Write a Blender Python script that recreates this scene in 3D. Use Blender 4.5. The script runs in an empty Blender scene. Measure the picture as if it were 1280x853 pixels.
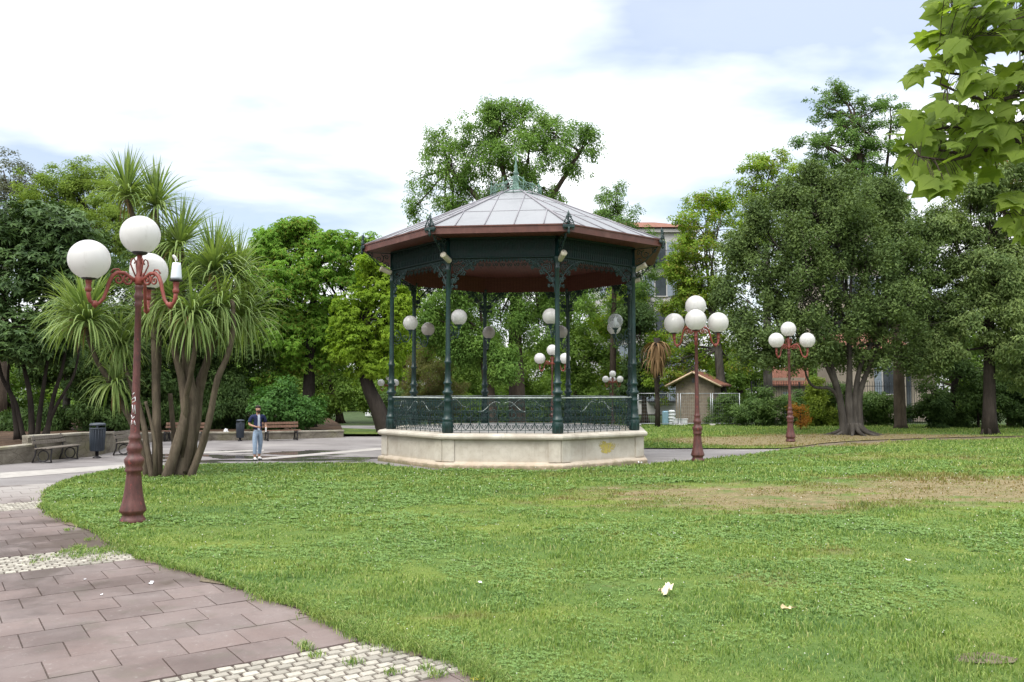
import bpy, bmesh, math, random
import numpy as np
from mathutils import Vector, Matrix, noise as mnoise

S = bpy.context.scene
COL = S.collection
PI = math.pi
R = math.radians
F = 1033.0; CAMH = 2.2; PIT = math.atan(61.5/F)
random.seed(7)

# ------------------------------------------------------------------ survey helpers
def P(px, py, Y):
    """world point at ground distance Y seen at photo pixel (px,py)"""
    a = (px-640)/F; b = (426.5-py)/F
    dy = math.cos(PIT)-b*math.sin(PIT); dz = math.sin(PIT)+b*math.cos(PIT)
    t = Y/dy
    return Vector((a*t, Y, CAMH+dz*t))
def G(px, py):
    """ground point under a photo pixel"""
    a = (px-640)/F; b = (426.5-py)/F
    dy = math.cos(PIT)-b*math.sin(PIT); dz = math.sin(PIT)+b*math.cos(PIT)
    t = -CAMH/dz
    return Vector((a*t, dy*t, 0))

# ------------------------------------------------------------------ scene graph helpers
def thing(name, label, cat, loc=(0,0,0), rotz=0.0, group=None):
    o = bpy.data.objects.new(name, None); COL.objects.link(o)
    o.location = loc; o.rotation_euler = (0,0,rotz); o.empty_display_size = .2
    return tag(o, label, cat, group)
def tag(o, label, cat, group=None, kind=None):
    o['label'] = label; o['category'] = cat
    if group: o['group'] = group
    if kind: o['kind'] = kind
    return o
def struct(o): o['kind'] = 'structure'; return o
def stuff(o, label=None, cat=None):
    o['kind'] = 'stuff'
    if label: o['label'] = label; o['category'] = cat
    return o
def copy_tree(o, parent=None):
    c = o.copy(); COL.objects.link(c)
    if parent is not None: c.parent = parent
    for ch in list(o.children): copy_tree(ch, c)
    return c
def inst(src, name, parent, loc=(0,0,0), rot=(0,0,0), sc=(1,1,1)):
    c = src.copy(); c.name = name; COL.objects.link(c); c.parent = parent
    c.location = loc; c.rotation_euler = rot; c.scale = sc
    return c

class MB:
    """collects geometry for ONE mesh object"""
    def __init__(s): s.v=[]; s.f=[]; s.m=[]; s.sm=[]
    def add(s, vs, fs, mi=0, smooth=False):
        o=len(s.v); s.v.extend([tuple(v) for v in vs])
        for f in fs: s.f.append(tuple(i+o for i in f)); s.m.append(mi); s.sm.append(smooth)
    def box(s, c, d, rz=0, mi=0, M=None):
        x,y,z=[k/2 for k in d]
        vs=[Vector(p) for p in ((-x,-y,-z),(x,-y,-z),(x,y,-z),(-x,y,-z),(-x,-y,z),(x,-y,z),(x,y,z),(-x,y,z))]
        m = M if M is not None else Matrix.Rotation(rz,3,'Z')
        s.add([m@v+Vector(c) for v in vs],[(0,3,2,1),(4,5,6,7),(0,1,5,4),(1,2,6,5),(2,3,7,6),(3,0,4,7)],mi)
    def bbox(s, c, d, b=.01, rz=0, mi=0, M=None):
        """box with chamfered edges"""
        x,y,z=[k/2 for k in d]; b=min(b,x*.9,y*.9,z*.9)
        m = M if M is not None else Matrix.Rotation(rz,3,'Z')
        bm=bmesh.new(); bmesh.ops.create_cube(bm,size=1)
        for v in bm.verts: v.co=Vector((v.co.x*d[0],v.co.y*d[1],v.co.z*d[2]))
        bmesh.ops.bevel(bm,geom=list(bm.edges),offset=b,segments=1,affect='EDGES')
        bm.verts.index_update()
        s.add([m@v.co+Vector(c) for v in bm.verts],[[v.index for v in f.verts] for f in bm.faces],mi)
        bm.free()
    def tube(s, pts, r, n=6, mi=0, smooth=True, cap=True):
        pts=[Vector(p) for p in pts]; k=len(pts)
        rr=[r]*k if isinstance(r,(int,float)) else list(r)
        if len(rr)!=k: rr=[rr[0]+(rr[-1]-rr[0])*i/(k-1) for i in range(k)]
        t0=(pts[1]-pts[0]).normalized()
        up=Vector((0,0,1)) if abs(t0.z)<.9 else Vector((1,0,0))
        nrm=t0.cross(up).normalized(); vs=[]
        for i in range(k):
            t=(pts[min(i+1,k-1)]-pts[max(i-1,0)])
            t = t.normalized() if t.length>1e-9 else t0
            nrm=nrm-t*nrm.dot(t)
            nrm = nrm.normalized() if nrm.length>1e-6 else t.orthogonal().normalized()
            b=t.cross(nrm)
            for j in range(n):
                a=2*PI*j/n; vs.append(pts[i]+(nrm*math.cos(a)+b*math.sin(a))*rr[i])
        fs=[(i*n+j,i*n+(j+1)%n,(i+1)*n+(j+1)%n,(i+1)*n+j) for i in range(k-1) for j in range(n)]
        if cap: fs+= [tuple(range(n))[::-1], tuple(range((k-1)*n,k*n))]
        s.add(vs,fs,mi,smooth)
    def lathe(s, prof, n=16, c=(0,0,0), mi=0, smooth=True, M=None, ph=0):
        c=Vector(c); vs=[]
        for r,z in prof:
            for j in range(n):
                a=2*PI*j/n+ph; v=Vector((r*math.cos(a),r*math.sin(a),z))
                vs.append((M@v if M is not None else v)+c)
        k=len(prof)
        fs=[(i*n+j,i*n+(j+1)%n,(i+1)*n+(j+1)%n,(i+1)*n+j) for i in range(k-1) for j in range(n)]
        if prof[0][0]>1e-4: fs.append(tuple(range(n))[::-1])
        if prof[-1][0]>1e-4: fs.append(tuple(range((k-1)*n,k*n)))
        s.add(vs,fs,mi,smooth)
    def sphere(s, c, r, n=20, k=12, mi=0, sc=(1,1,1), a0=0.0):
        prof=[]
        for i in range(k+1):
            a=-PI/2+a0+(PI-a0)*i/k
            prof.append((max(r*math.cos(a),1e-5),r*math.sin(a)))
        M=Matrix.Diagonal(sc)
        s.lathe(prof,n,c,mi,True,M)
    def prism(s, poly, z0, z1, mi=0):
        n=len(poly)
        s.add([(p[0],p[1],z0) for p in poly]+[(p[0],p[1],z1) for p in poly],
              [tuple(range(n))[::-1],tuple(range(n,2*n))]+[(i,(i+1)%n,n+(i+1)%n,n+i) for i in range(n)],mi)
    def build(s, name, mats, parent=None, loc=(0,0,0), rot=(0,0,0)):
        me=bpy.data.meshes.new(name); me.from_pydata(s.v,[],s.f); me.update()
        for m in (mats if isinstance(mats,(list,tuple)) else [mats]): me.materials.append(m)
        me.polygons.foreach_set('use_smooth',s.sm); me.polygons.foreach_set('material_index',s.m)
        o=bpy.data.objects.new(name,me); COL.objects.link(o)
        if parent is not None: o.parent=parent
        o.location=loc; o.rotation_euler=rot
        return o

def np_object(name, V, faces_n, loops, mats, parent=None, mi=None, smooth=False):
    """fast mesh from numpy arrays; faces_n = vertices per face"""
    me=bpy.data.meshes.new(name)
    V=np.asarray(V,dtype=np.float32).reshape(-1,3)
    loops=np.asarray(loops,dtype=np.int32).ravel(); faces_n=np.asarray(faces_n,dtype=np.int32)
    me.vertices.add(len(V)); me.vertices.foreach_set('co',V.ravel())
    me.loops.add(len(loops)); me.loops.foreach_set('vertex_index',loops)
    me.polygons.add(len(faces_n))
    st=np.zeros(len(faces_n),dtype=np.int32); st[1:]=np.cumsum(faces_n)[:-1]
    me.polygons.foreach_set('loop_start',st)
    try: me.polygons.foreach_set('loop_total',faces_n)
    except Exception: pass
    for m in mats: me.materials.append(m)
    if mi is not None: me.polygons.foreach_set('material_index',np.asarray(mi,dtype=np.int32))
    me.polygons.foreach_set('use_smooth',np.full(len(faces_n),smooth))
    me.update(calc_edges=True); me.validate()
    o=bpy.data.objects.new(name,me); COL.objects.link(o)
    if parent is not None: o.parent=parent
    return o

# ------------------------------------------------------------------ material helpers
class NT:
    def __init__(s, name):
        s.mat=bpy.data.materials.new(name); s.mat.use_nodes=True
        s.t=s.mat.node_tree; s.t.nodes.clear()
        s.out=s.n('ShaderNodeOutputMaterial')
    def n(s, typ, **kw):
        nd=s.t.nodes.new(typ)
        for k,v in kw.items():
            if k in nd.inputs: s.set(nd.inputs[k],v)
            else: setattr(nd,k,v)
        return nd
    def set(s, sock, v):
        if isinstance(v,bpy.types.NodeSocket): s.t.links.new(v,sock)
        elif isinstance(v,(tuple,list)) and len(v)==3 and sock.type=='RGBA': sock.default_value=(*v,1)
        else: sock.default_value=v
    def pos(s): return s.n('ShaderNodeNewGeometry').outputs['Position']
    def obj(s): return s.n('ShaderNodeTexCoord').outputs['Object']
    def isl(s): return s.n('ShaderNodeNewGeometry').outputs['Random Per Island']
    def mapv(s, v, sc=(1,1,1), loc=(0,0,0), rot=(0,0,0)):
        m=s.n('ShaderNodeMapping'); s.set(m.inputs['Vector'],v); m.inputs['Scale'].default_value=sc
        m.inputs['Location'].default_value=loc; m.inputs['Rotation'].default_value=rot
        return m.outputs[0]
    def noise(s, sc, v=None, det=4, rough=.55, dist=0):
        nd=s.n('ShaderNodeTexNoise'); nd.inputs['Scale'].default_value=sc
        nd.inputs['Detail'].default_value=det; nd.inputs['Roughness'].default_value=rough
        nd.inputs['Distortion'].default_value=dist
        s.set(nd.inputs['Vector'], v if v is not None else s.pos()); return nd.outputs['Fac']
    def ramp(s, fac, stops):
        nd=s.n('ShaderNodeValToRGB'); s.set(nd.inputs[0],fac); cr=nd.color_ramp
        while len(cr.elements)<len(stops): cr.elements.new(.5)
        for e,(p,c) in zip(cr.elements,stops):
            e.position=p; e.color=(*c,1) if isinstance(c,(tuple,list)) else (c,c,c,1)
        return nd.outputs[0]
    def mix(s, fac, a, b, mode='MIX'):
        nd=s.n('ShaderNodeMix',data_type='RGBA',blend_type=mode)
        s.set(nd.inputs[0],fac); s.set(nd.inputs[6],a); s.set(nd.inputs[7],b); return nd.outputs[2]
    def math(s, op, a, b=0.0, clamp=False):
        nd=s.n('ShaderNodeMath',operation=op,use_clamp=clamp); s.set(nd.inputs[0],a); s.set(nd.inputs[1],b); return nd.outputs[0]
    def mr(s, v, a, b, c=0.0, d=1.0):
        nd=s.n('ShaderNodeMapRange'); s.set(nd.inputs[0],v)
        for i,k in enumerate((a,b,c,d)): nd.inputs[i+1].default_value=k
        return nd.outputs[0]
    def bump(s, h, st=.3, dist=.02):
        nd=s.n('ShaderNodeBump'); nd.inputs['Strength'].default_value=st; nd.inputs['Distance'].default_value=dist
        s.set(nd.inputs['Height'],h); return nd.outputs[0]
    def pbsdf(s, col, rough=.6, spec=.4, metal=0.0, nrm=None, **kw):
        nd=s.n('ShaderNodeBsdfPrincipled'); s.set(nd.inputs['Base Color'],col)
        s.set(nd.inputs['Roughness'],rough); s.set(nd.inputs['Specular IOR Level'],spec); s.set(nd.inputs['Metallic'],metal)
        if nrm is not None: s.set(nd.inputs['Normal'],nrm)
        for k,v in kw.items(): s.set(nd.inputs[k],v)
        return nd.outputs[0]
    def done(s, sh): s.t.links.new(sh,s.out.inputs['Surface']); return s.mat

def simple(name, c, rough=.6, spec=.4, var=.18, sc=6.0, metal=0.0, bump=0.0, dirt=None, dsc=2.0):
    """painted / plain surface with mottling and optional dirt colour"""
    k=NT(name); o=k.obj()
    n1=k.noise(sc,o,5)
    lo=tuple(x*(1-var) for x in c); hi=tuple(min(1,x*(1+var)) for x in c)
    col=k.ramp(n1,[(.3,lo),(.7,hi)])
    if dirt: col=k.mix(k.mr(k.noise(dsc,o,6,.65),.52,.72),col,dirt)
    nr=k.bump(k.noise(sc*6,o,4),bump,.01) if bump else None
    rr=k.mr(n1,.3,.7,rough*.85,min(1,rough*1.15))
    return k.done(k.pbsdf(col,rr,spec,metal,nr))

def foliage(name, dark, light, trans=.35, rough=.5, spec=.25, nsc=.35, yellow=None):
    dark,light=[(c[0]*1.2,c[1]*1.1,c[2]*.92) for c in (dark,light)]
    k=NT(name); r=k.isl(); n=k.noise(nsc,None,3)
    n2=k.noise(nsc*3.2,None,3)
    fac=k.math('ADD',k.math('MULTIPLY',r,.42),k.math('ADD',k.math('MULTIPLY',k.mr(n,.35,.65),.28),k.math('MULTIPLY',k.mr(n2,.36,.64),.30)))
    col=k.ramp(fac,[(0.05,dark),(.55,tuple((a+b)/2 for a,b in zip(dark,light))),(.95,light)])
    if yellow: col=k.mix(k.mr(k.math('ADD',r,k.noise(.5,None,2)),1.25,1.45),col,yellow)
    tc=k.mix(1.0,col,(1.25,1.3,.55),'MULTIPLY')
    p=k.pbsdf(col,min(.75,rough+.12),spec*.45)
    t=k.n('ShaderNodeBsdfTranslucent'); k.set(t.inputs['Color'],tc)
    m=k.n('ShaderNodeMixShader'); m.inputs[0].default_value=trans
    k.t.links.new(p,m.inputs[1]); k.t.links.new(t.outputs[0],m.inputs[2])
    return k.done(m.outputs[0])
def bark(name, a, b, sc=6.0):
    k=NT(name); o=k.obj(); v=k.mapv(o,(1,1,.22))
    n=k.noise(sc,v,6,.7); n2=k.noise(.9,o,3)
    col=k.mix(k.mr(n2,.35,.65,0,.6),k.ramp(n,[(.3,a),(.7,b)]),tuple(x*.6 for x in a))
    return k.done(k.pbsdf(col,.9,.15,0,k.bump(n,.8,.05)))
CLOUD=1.45
# ------------------------------------------------------------------ camera, sky, sun
cam=bpy.data.cameras.new('camera'); co=bpy.data.objects.new('camera',cam); COL.objects.link(co)
co.location=(0,0,CAMH); co.rotation_euler=(PI/2+PIT,0,0)
cam.sensor_width=36; cam.lens=36*F/1280; cam.clip_start=.05; cam.clip_end=2000
S.camera=co
S.view_settings.view_transform='Standard'; S.view_settings.look='None'
S.view_settings.exposure=.95; S.view_settings.gamma=1.0
S.render.engine='CYCLES'
S.cycles.max_bounces=8; S.cycles.diffuse_bounces=4; S.cycles.transparent_max_bounces=8; S.cycles.caustics_reflective=False; S.cycles.caustics_refractive=False

SUN_EL=R(52); SUN_AZ=R(215)       # azimuth clockwise from +Y
W=bpy.data.worlds.new('World'); S.world=W; W.use_nodes=True
t=W.node_tree; t.nodes.clear()
def wn(typ,**kw):
    nd=t.nodes.new(typ)
    for k,v in kw.items(): setattr(nd,k,v)
    return nd
L=t.links.new
out=wn('ShaderNodeOutputWorld')
sky=wn('ShaderNodeTexSky',sky_type='NISHITA',sun_disc=False,sun_elevation=SUN_EL,sun_rotation=SUN_AZ,air_density=1.0,dust_density=2.0,ozone_density=1.0)
bgs=wn('ShaderNodeBackground'); bgs.inputs[1].default_value=.10; L(sky.outputs[0],bgs.inputs[0])
tc=wn('ShaderNodeTexCoord'); sep=wn('ShaderNodeSeparateXYZ'); L(tc.outputs['Generated'],sep.inputs[0])
za=wn('ShaderNodeMath',operation='ADD'); za.inputs[1].default_value=.22; L(sep.outputs[2],za.inputs[0])
zm=wn('ShaderNodeMath',operation='MAXIMUM'); zm.inputs[1].default_value=.05; L(za.outputs[0],zm.inputs[0])
dx=wn('ShaderNodeMath',operation='DIVIDE'); L(sep.outputs[0],dx.inputs[0]); L(zm.outputs[0],dx.inputs[1])
dy=wn('ShaderNodeMath',operation='DIVIDE'); L(sep.outputs[1],dy.inputs[0]); L(zm.outputs[0],dy.inputs[1])
cb=wn('ShaderNodeCombineXYZ'); L(dx.outputs[0],cb.inputs[0]); L(dy.outputs[0],cb.inputs[1])
n1=wn('ShaderNodeTexNoise'); n1.inputs['Scale'].default_value=1.15; n1.inputs['Detail'].default_value=6; n1.inputs['Roughness'].default_value=.5; n1.inputs['Distortion'].default_value=.25
mp=wn('ShaderNodeMapping'); mp.inputs['Location'].default_value=(3.1,.4,0); mp.inputs['Scale'].default_value=(.8,1.25,1); L(cb.outputs[0],mp.inputs[0]); L(mp.outputs[0],n1.inputs['Vector'])
cr=wn('ShaderNodeMapRange'); cr.inputs[1].default_value=.26; cr.inputs[2].default_value=.66; cr.interpolation_type='SMOOTHSTEP'; L(n1.outputs['Fac'],cr.inputs[0])
n2=wn('ShaderNodeTexNoise'); n2.inputs['Scale'].default_value=2.6; n2.inputs['Detail'].default_value=5; L(mp.outputs[0],n2.inputs['Vector'])
gr=wn('ShaderNodeValToRGB'); L(n2.outputs['Fac'],gr.inputs[0])
gr.color_ramp.elements[0].position=.32; gr.color_ramp.elements[0].color=(.79,.82,.84,1)
gr.color_ramp.elements[1].position=.6; gr.color_ramp.elements[1].color=(1,1,1,1)
bgc=wn('ShaderNodeBackground'); L(gr.outputs[0],bgc.inputs[0])
el=wn('ShaderNodeMapRange'); el.inputs[1].default_value=0; el.inputs[2].default_value=1; el.inputs[3].default_value=CLOUD*.47; el.inputs[4].default_value=CLOUD*1.95; sq=wn('ShaderNodeMath',operation='POWER'); sq.inputs[1].default_value=1.6; sq.use_clamp=True; mz=wn('ShaderNodeMath',operation='MAXIMUM'); mz.inputs[1].default_value=0; L(sep.outputs[2],mz.inputs[0]); L(mz.outputs[0],sq.inputs[0]); L(sq.outputs[0],el.inputs[0]); L(el.outputs[0],bgc.inputs[1])
fl=wn('ShaderNodeMath',operation='MAXIMUM'); fl.inputs[1].default_value=.22; L(cr.outputs[0],fl.inputs[0])
mx=wn('ShaderNodeMixShader'); L(fl.outputs[0],mx.inputs[0]); L(bgs.outputs[0],mx.inputs[1]); L(bgc.outputs[0],mx.inputs[2]); L(mx.outputs[0],out.inputs[0])
sl=bpy.data.lights.new('sun','SUN'); sl.energy=1.5; sl.angle=R(35); sl.color=(1,.95,.86)
so=bpy.data.objects.new('sun',sl); COL.objects.link(so); so.location=(-20,-30,60)
sd=Vector((math.sin(SUN_AZ)*math.cos(SUN_EL),math.cos(SUN_AZ)*math.cos(SUN_EL),math.sin(SUN_EL)))
so.rotation_euler=sd.to_track_quat('Z','Y').to_euler()
GRASSD=1.0
# ------------------------------------------------------------------ ground materials
DRY=[(4.8,17.0,5.2,3.0,1.0,.2),(11.4,18.4,5.6,3.8,1.25,.1),(7.8,17.4,4.6,2.6,1.0,.15),(2.0,9.6,1.6,.7,.4,.3),(4.2,11.0,1.4,.8,.4,0),(-.1,15.5,2.5,.8,.4,.1),(-.55,8.0,.6,.2,.5,.15),
     (12.5,27,6,2.2,.6,0),(11.0,35.5,5.5,4.2,1.7,.2),(17,38.8,7.5,3.2,1.7,.1),(14.5,23,4,1.2,.5,.1),(1.6,21.0,4,1.0,.42,.1),(0.6,12.6,2.2,.5,.3,.2)]  # x,y,rx,ry,strength,rot
def dry_nodes(k):
    p=k.pos(); acc=None
    for x,y,rx,ry,st,ro in DRY:
        v=k.mapv(p,(1/rx,1/ry,0),(0,0,0),(0,0,0))
        v=k.n('ShaderNodeVectorMath',operation='SUBTRACT'); k.set(v.inputs[0],p); v.inputs[1].default_value=(x,y,0)
        v2=k.mapv(v.outputs[0],(1/rx,1/ry,0),(0,0,0),(0,0,-ro)); 
        ln=k.n('ShaderNodeVectorMath',operation='LENGTH'); k.set(ln.inputs[0],v2)
        e=k.math('MULTIPLY',k.mr(ln.outputs['Value'],1.15,.45),st)
        acc=e if acc is None else k.math('MAXIMUM',acc,e)
    n=k.noise(.8,k.mapv(p,(1,1.9,1)),7,.72)
    return k.mr(k.math('ADD',k.math('MULTIPLY',acc,.42),k.math('MULTIPLY',n,1.5)),.85,1.28)
def grass_mat(name, blade):
    k=NT(name); p=k.pos(); dry=dry_nodes(k)
    n1=k.noise(.28,k.mapv(p,(1,1.7,1)),4,.6); n2=k.noise(1.7,p,4,.6)
    fac=k.math('ADD',k.math('MULTIPLY',n1,.7),k.math('MULTIPLY',n2,.3))
    g=k.ramp(fac,[(.36,(.100,.178,.048)),(.48,(.155,.232,.055)),(.60,(.245,.295,.062))])
    if blade:
        r=k.isl()
        g=k.mix(.72,g,k.ramp(r,[(0,(.030,.085,.026)),(.4,(.130,.218,.050)),(.8,(.25,.335,.092)),(.95,(.36,.40,.15)),(1,(.50,.45,.25))]))
        dr=k.ramp(r,[(0,(.13,.10,.04)),(.6,(.27,.20,.09)),(1,(.14,.17,.04))])
        col=k.mix(dry,g,dr)
        pb=k.pbsdf(col,.6,.15); tr=k.n('ShaderNodeBsdfTranslucent'); k.set(tr.inputs['Color'],k.mix(1.0,col,(1.2,1.25,.6),'MULTIPLY'))
        m=k.n('ShaderNodeMixShader'); m.inputs[0].default_value=.3
        k.t.links.new(pb,m.inputs[1]); k.t.links.new(tr.outputs[0],m.inputs[2]); return k.done(m.outputs[0])
    n3=k.noise(22,p,5,.7); n4=k.noise(7,p,4,.7)
    g=k.mix(k.mr(n3,.3,.7,.0,.75),k.mix(.6,g,(.025,.05,.013)),k.mix(.25,g,(.03,.06,.015)))  # dark thatch tone, also painting in the shadow gaps between blades
    soil=k.ramp(n4,[(.3,(.115,.10,.045)),(.7,(.27,.215,.125))])
    col=k.mix(k.mr(dry,.25,.8),g,soil)
    col=k.mix(k.math('MULTIPLY',k.mr(n3,.56,.7),.25),col,(.13,.11,.05))
    return k.done(k.pbsdf(col,.9,.1,0,k.bump(k.noise(30,p,4,.7),.7,.05)))
M_lawn=grass_mat('lawn_turf',False); M_blade=grass_mat('grass_blade',True)

def wet_nodes(k, sc, lo, hi, off=(0,0,0)):
    return k.mr(k.noise(sc,k.mapv(k.pos(),(1,1,1),off),5,.55,.4),lo,hi)
def slab_mat():
    k=NT('brown_slab'); p=k.pos(); r=k.isl()
    base=k.ramp(r,[(0,(.106,.076,.068)),(.5,(.132,.095,.085)),(1,(.160,.114,.101))])
    n=k.noise(60,p,3,.7); base=k.mix(k.mr(n,.3,.7,0,.35),base,(.072,.053,.050))
    st=k.noise(.8,p,5,.6); base=k.mix(k.mr(st,.42,.66,0,.6),base,(.185,.152,.143))
    base=k.mix(k.mr(k.noise(5,p,6,.75),.5,.7,0,.45),base,(.085,.066,.060)); base=k.mix(k.mr(k.noise(13,p,4,.7,1.0),.60,.68,0,.5),base,(.24,.215,.20))
    base=k.mix(k.mr(k.noise(2.2,p,4,.6),.56,.66,0,.35),base,(.085,.078,.055))
    vv=k.n('ShaderNodeVectorMath',operation='SUBTRACT'); k.set(vv.inputs[0],p); vv.inputs[1].default_value=(-5.8,12.6,0)
    lz=k.n('ShaderNodeVectorMath',operation='LENGTH'); k.set(lz.inputs[0],k.mapv(vv.outputs[0],(1/3.2,1/3.6,0)))
    wet=k.mr(k.math('ADD',k.noise(.55,k.mapv(p,(1,1,1),(2.6,1.7,0)),6,.6,.4),k.mr(lz.outputs['Value'],1.2,.2,-.02,.14)),.50,.62)
    base=k.mix(k.math('MULTIPLY',wet,.6),base,(.062,.042,.038))
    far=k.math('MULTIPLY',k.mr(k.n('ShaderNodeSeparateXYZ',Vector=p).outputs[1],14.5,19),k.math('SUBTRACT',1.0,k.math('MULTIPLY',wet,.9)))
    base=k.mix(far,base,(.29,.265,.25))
    rough=k.mr(wet,0,1,.62,.34)
    return k.done(k.pbsdf(base,rough,.4,0,k.bump(n,.25,.004)))
def sett_mat():
    k=NT('pale_sett'); p=k.pos(); r=k.isl()
    base=k.ramp(r,[(0,(.215,.20,.17)),(.5,(.32,.295,.25)),(1,(.40,.375,.32))])
    base=k.mix(k.mr(k.noise(30,p,5,.7),.45,.75,0,.7),base,(.17,.15,.12))
    return k.done(k.pbsdf(base,.75,.3,0,k.bump(k.noise(45,p,5,.7),.5,.01)))
def asphalt_mat():
    k=NT('pale_asphalt'); p=k.pos()
    col=k.ramp(k.noise(.6,p,6,.6),[(.3,(.165,.148,.146)),(.7,(.225,.208,.204))])
    col=k.mix(k.mr(k.noise(40,p,3,.8),.35,.7,0,.5),col,(.12,.11,.11))
    col=k.mix(k.mr(k.noise(.25,k.mapv(p,(1,2.2,1),(5,0,0)),5,.6),.52,.62,0,.45),col,(.30,.28,.265))
    # shallow rain water left in the hollows
    sp=k.n('ShaderNodeSeparateXYZ',Vector=p)
    v=k.n('ShaderNodeVectorMath',operation='SUBTRACT'); k.set(v.inputs[0],p); v.inputs[1].default_value=(-8.6,27.4,0)
    ln=k.n('ShaderNodeVectorMath',operation='LENGTH'); k.set(ln.inputs[0],k.mapv(v.outputs[0],(1/4.6,1/3.6,0)))
    zone=k.mr(ln.outputs['Value'],1.1,.5)
    pud=k.mr(k.math('ADD',k.noise(.55,k.mapv(p,(.8,1.8,1),(1.4,.6,0)),4,.5),k.math('MULTIPLY',zone,.15)),.58,.63)
    pud=k.math('MULTIPLY',pud,k.mr(zone,0,.3),True)
    damp=k.math('MULTIPLY',k.mr(k.noise(.3,k.mapv(p,(1,1.6,1),(8,3,0)),5,.6),.54,.62),.55)
    wet=k.math('MAXIMUM',pud,damp)
    col=k.mix(k.math('MULTIPLY',wet,.75),col,(.06,.05,.048))
    return k.done(k.pbsdf(col,k.mr(pud,0,1,.75,.06),.45,0,k.bump(k.math('MULTIPLY',k.noise(50,p,3,.7),k.mr(pud,0,1,1,.02)),.3,.01)))
def soil_mat(name,a,b,c):
    k=NT(name); p=k.pos()
    col=k.ramp(k.noise(1.2,p,6,.65),[(.3,a),(.55,b),(.75,c)])
    col=k.mix(k.mr(k.noise(18,p,5,.7),.5,.7,0,.6),col,tuple(x*1.6 for x in b))
    return k.done(k.pbsdf(col,.95,.1,0,k.bump(k.noise(14,p,5,.7),.8,.06)))
M_slab=slab_mat(); M_sett=sett_mat(); M_asph=asphalt_mat()
M_soil=soil_mat('leaf_litter_soil',(.035,.025,.018),(.075,.048,.032),(.12,.08,.05))
M_dirt=soil_mat('trodden_dirt',(.095,.08,.055),(.155,.128,.09),(.215,.18,.13))
M_far=soil_mat('far_ground',(.03,.045,.02),(.05,.075,.03),(.09,.09,.05))
M_mortar=soil_mat('joint_grit',(.065,.052,.046),(.095,.078,.068),(.13,.108,.095))

# ------------------------------------------------------------------ sheets
def sheet(name, poly, z, m):
    bm=bmesh.new(); vs=[bm.verts.new((x,y,z)) for x,y in poly]; f=bm.faces.new(vs); f.normal_update()
    if f.normal.z<0: f.normal_flip()
    bmesh.ops.triangulate(bm,faces=[f]); me=bpy.data.meshes.new(name); bm.to_mesh(me); bm.free()
    me.materials.append(m); o=bpy.data.objects.new(name,me); COL.objects.link(o); return o
struct(sheet('ground',[(-400,-60),(400,-60),(400,700),(-400,700)],-.10,M_far))
struct(sheet('plaza',[(-16,-8),(12,-8),(12,52),(-16,52)],-.012,M_asph))
def smooth(pts, k=5, jit=0.0, rs=1):
    rnd=random.Random(rs); o=[]
    n=len(pts)
    for i in range(n-1):
        p0,p1,p2,p3=[Vector((*pts[max(0,min(n-1,j))],0)) for j in (i-1,i,i+1,i+2)]
        for q in range(k):
            u=q/k
            v=.5*((2*p1)+(p2-p0)*u+(2*p0-5*p1+4*p2-p3)*u*u+(3*p1-p0-3*p2+p3)*u**3)
            o.append((v.x+rnd.uniform(-jit,jit),v.y+rnd.uniform(-jit,jit)))
    o.append(tuple(pts[-1][:2])); return o
lawn_px=[(590,835),(520,812),(460,795),(420,778),(370,757),(300,735),(240,715),(190,700),(165,688),(130,668),(90,652),(65,640),(58,630),(65,615),(85,603),(120,594),(160,588.5),(260,583),(400,581.5),(470,582)]
edge=[(3.2,2.5),(1.2,4.6),(0,6.26)]+[tuple(G(*q)[:2]) for q in lawn_px]
edge=smooth(edge,6,.035)
edge2=[(-2.2,22.75),(1.25,22.35),(4.0,24.35),(4.6,24.9)]+[tuple(G(*q)[:2]) for q in [(871,576.5),(900,573.5),(950,568),(1000,561.5),(1060,556.5),(1150,551.5),(1280,548)]]
edge2=edge2[:4]+smooth(edge2[4:],6,.05)
LAWN=edge+edge2+[(45,44),(60,30),(60,0),(8,-4)]
struct(sheet('lawn',LAWN,.035,M_lawn))
l2=[tuple(G(*q)[:2]) for q in [(700,561),(808,561),(940,561.5),(985,560.5),(1020,556),(1060,552.5),(1150,548.8),(1280,545.5)]]
LAWN2=smooth(l2,5,.06)+[(48,47),(60,52),(5,52)]
ep=[Vector((*q,0)) for q in edge[3:]]; rr_=random.Random(9); inn=[];outr=[]
for i in range(1,len(ep)-1):
    t_=(ep[i+1]-ep[i-1]).normalized(); nv=Vector((-t_.y,t_.x,0)); w_=.05+.10*rr_.random()*(1+.6*math.sin(i*.7))
    outr.append(tuple((ep[i]+nv*w_)[:2])); inn.append(tuple((ep[i]-nv*.06)[:2]))
struct(sheet('edge_soil',outr+inn[::-1],.016,M_dirt))
struct(sheet('far_lawn',LAWN2,.03,M_lawn))
struct(sheet('dirt_track',[tuple(G(*q)[:2]) for q in [(940,569.5),(1000,564),(1060,558.5),(1150,553),(1285,549.5),(1300,543.5),(1150,547),(1060,551),(1000,556)]],-.004,M_dirt))
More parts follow.
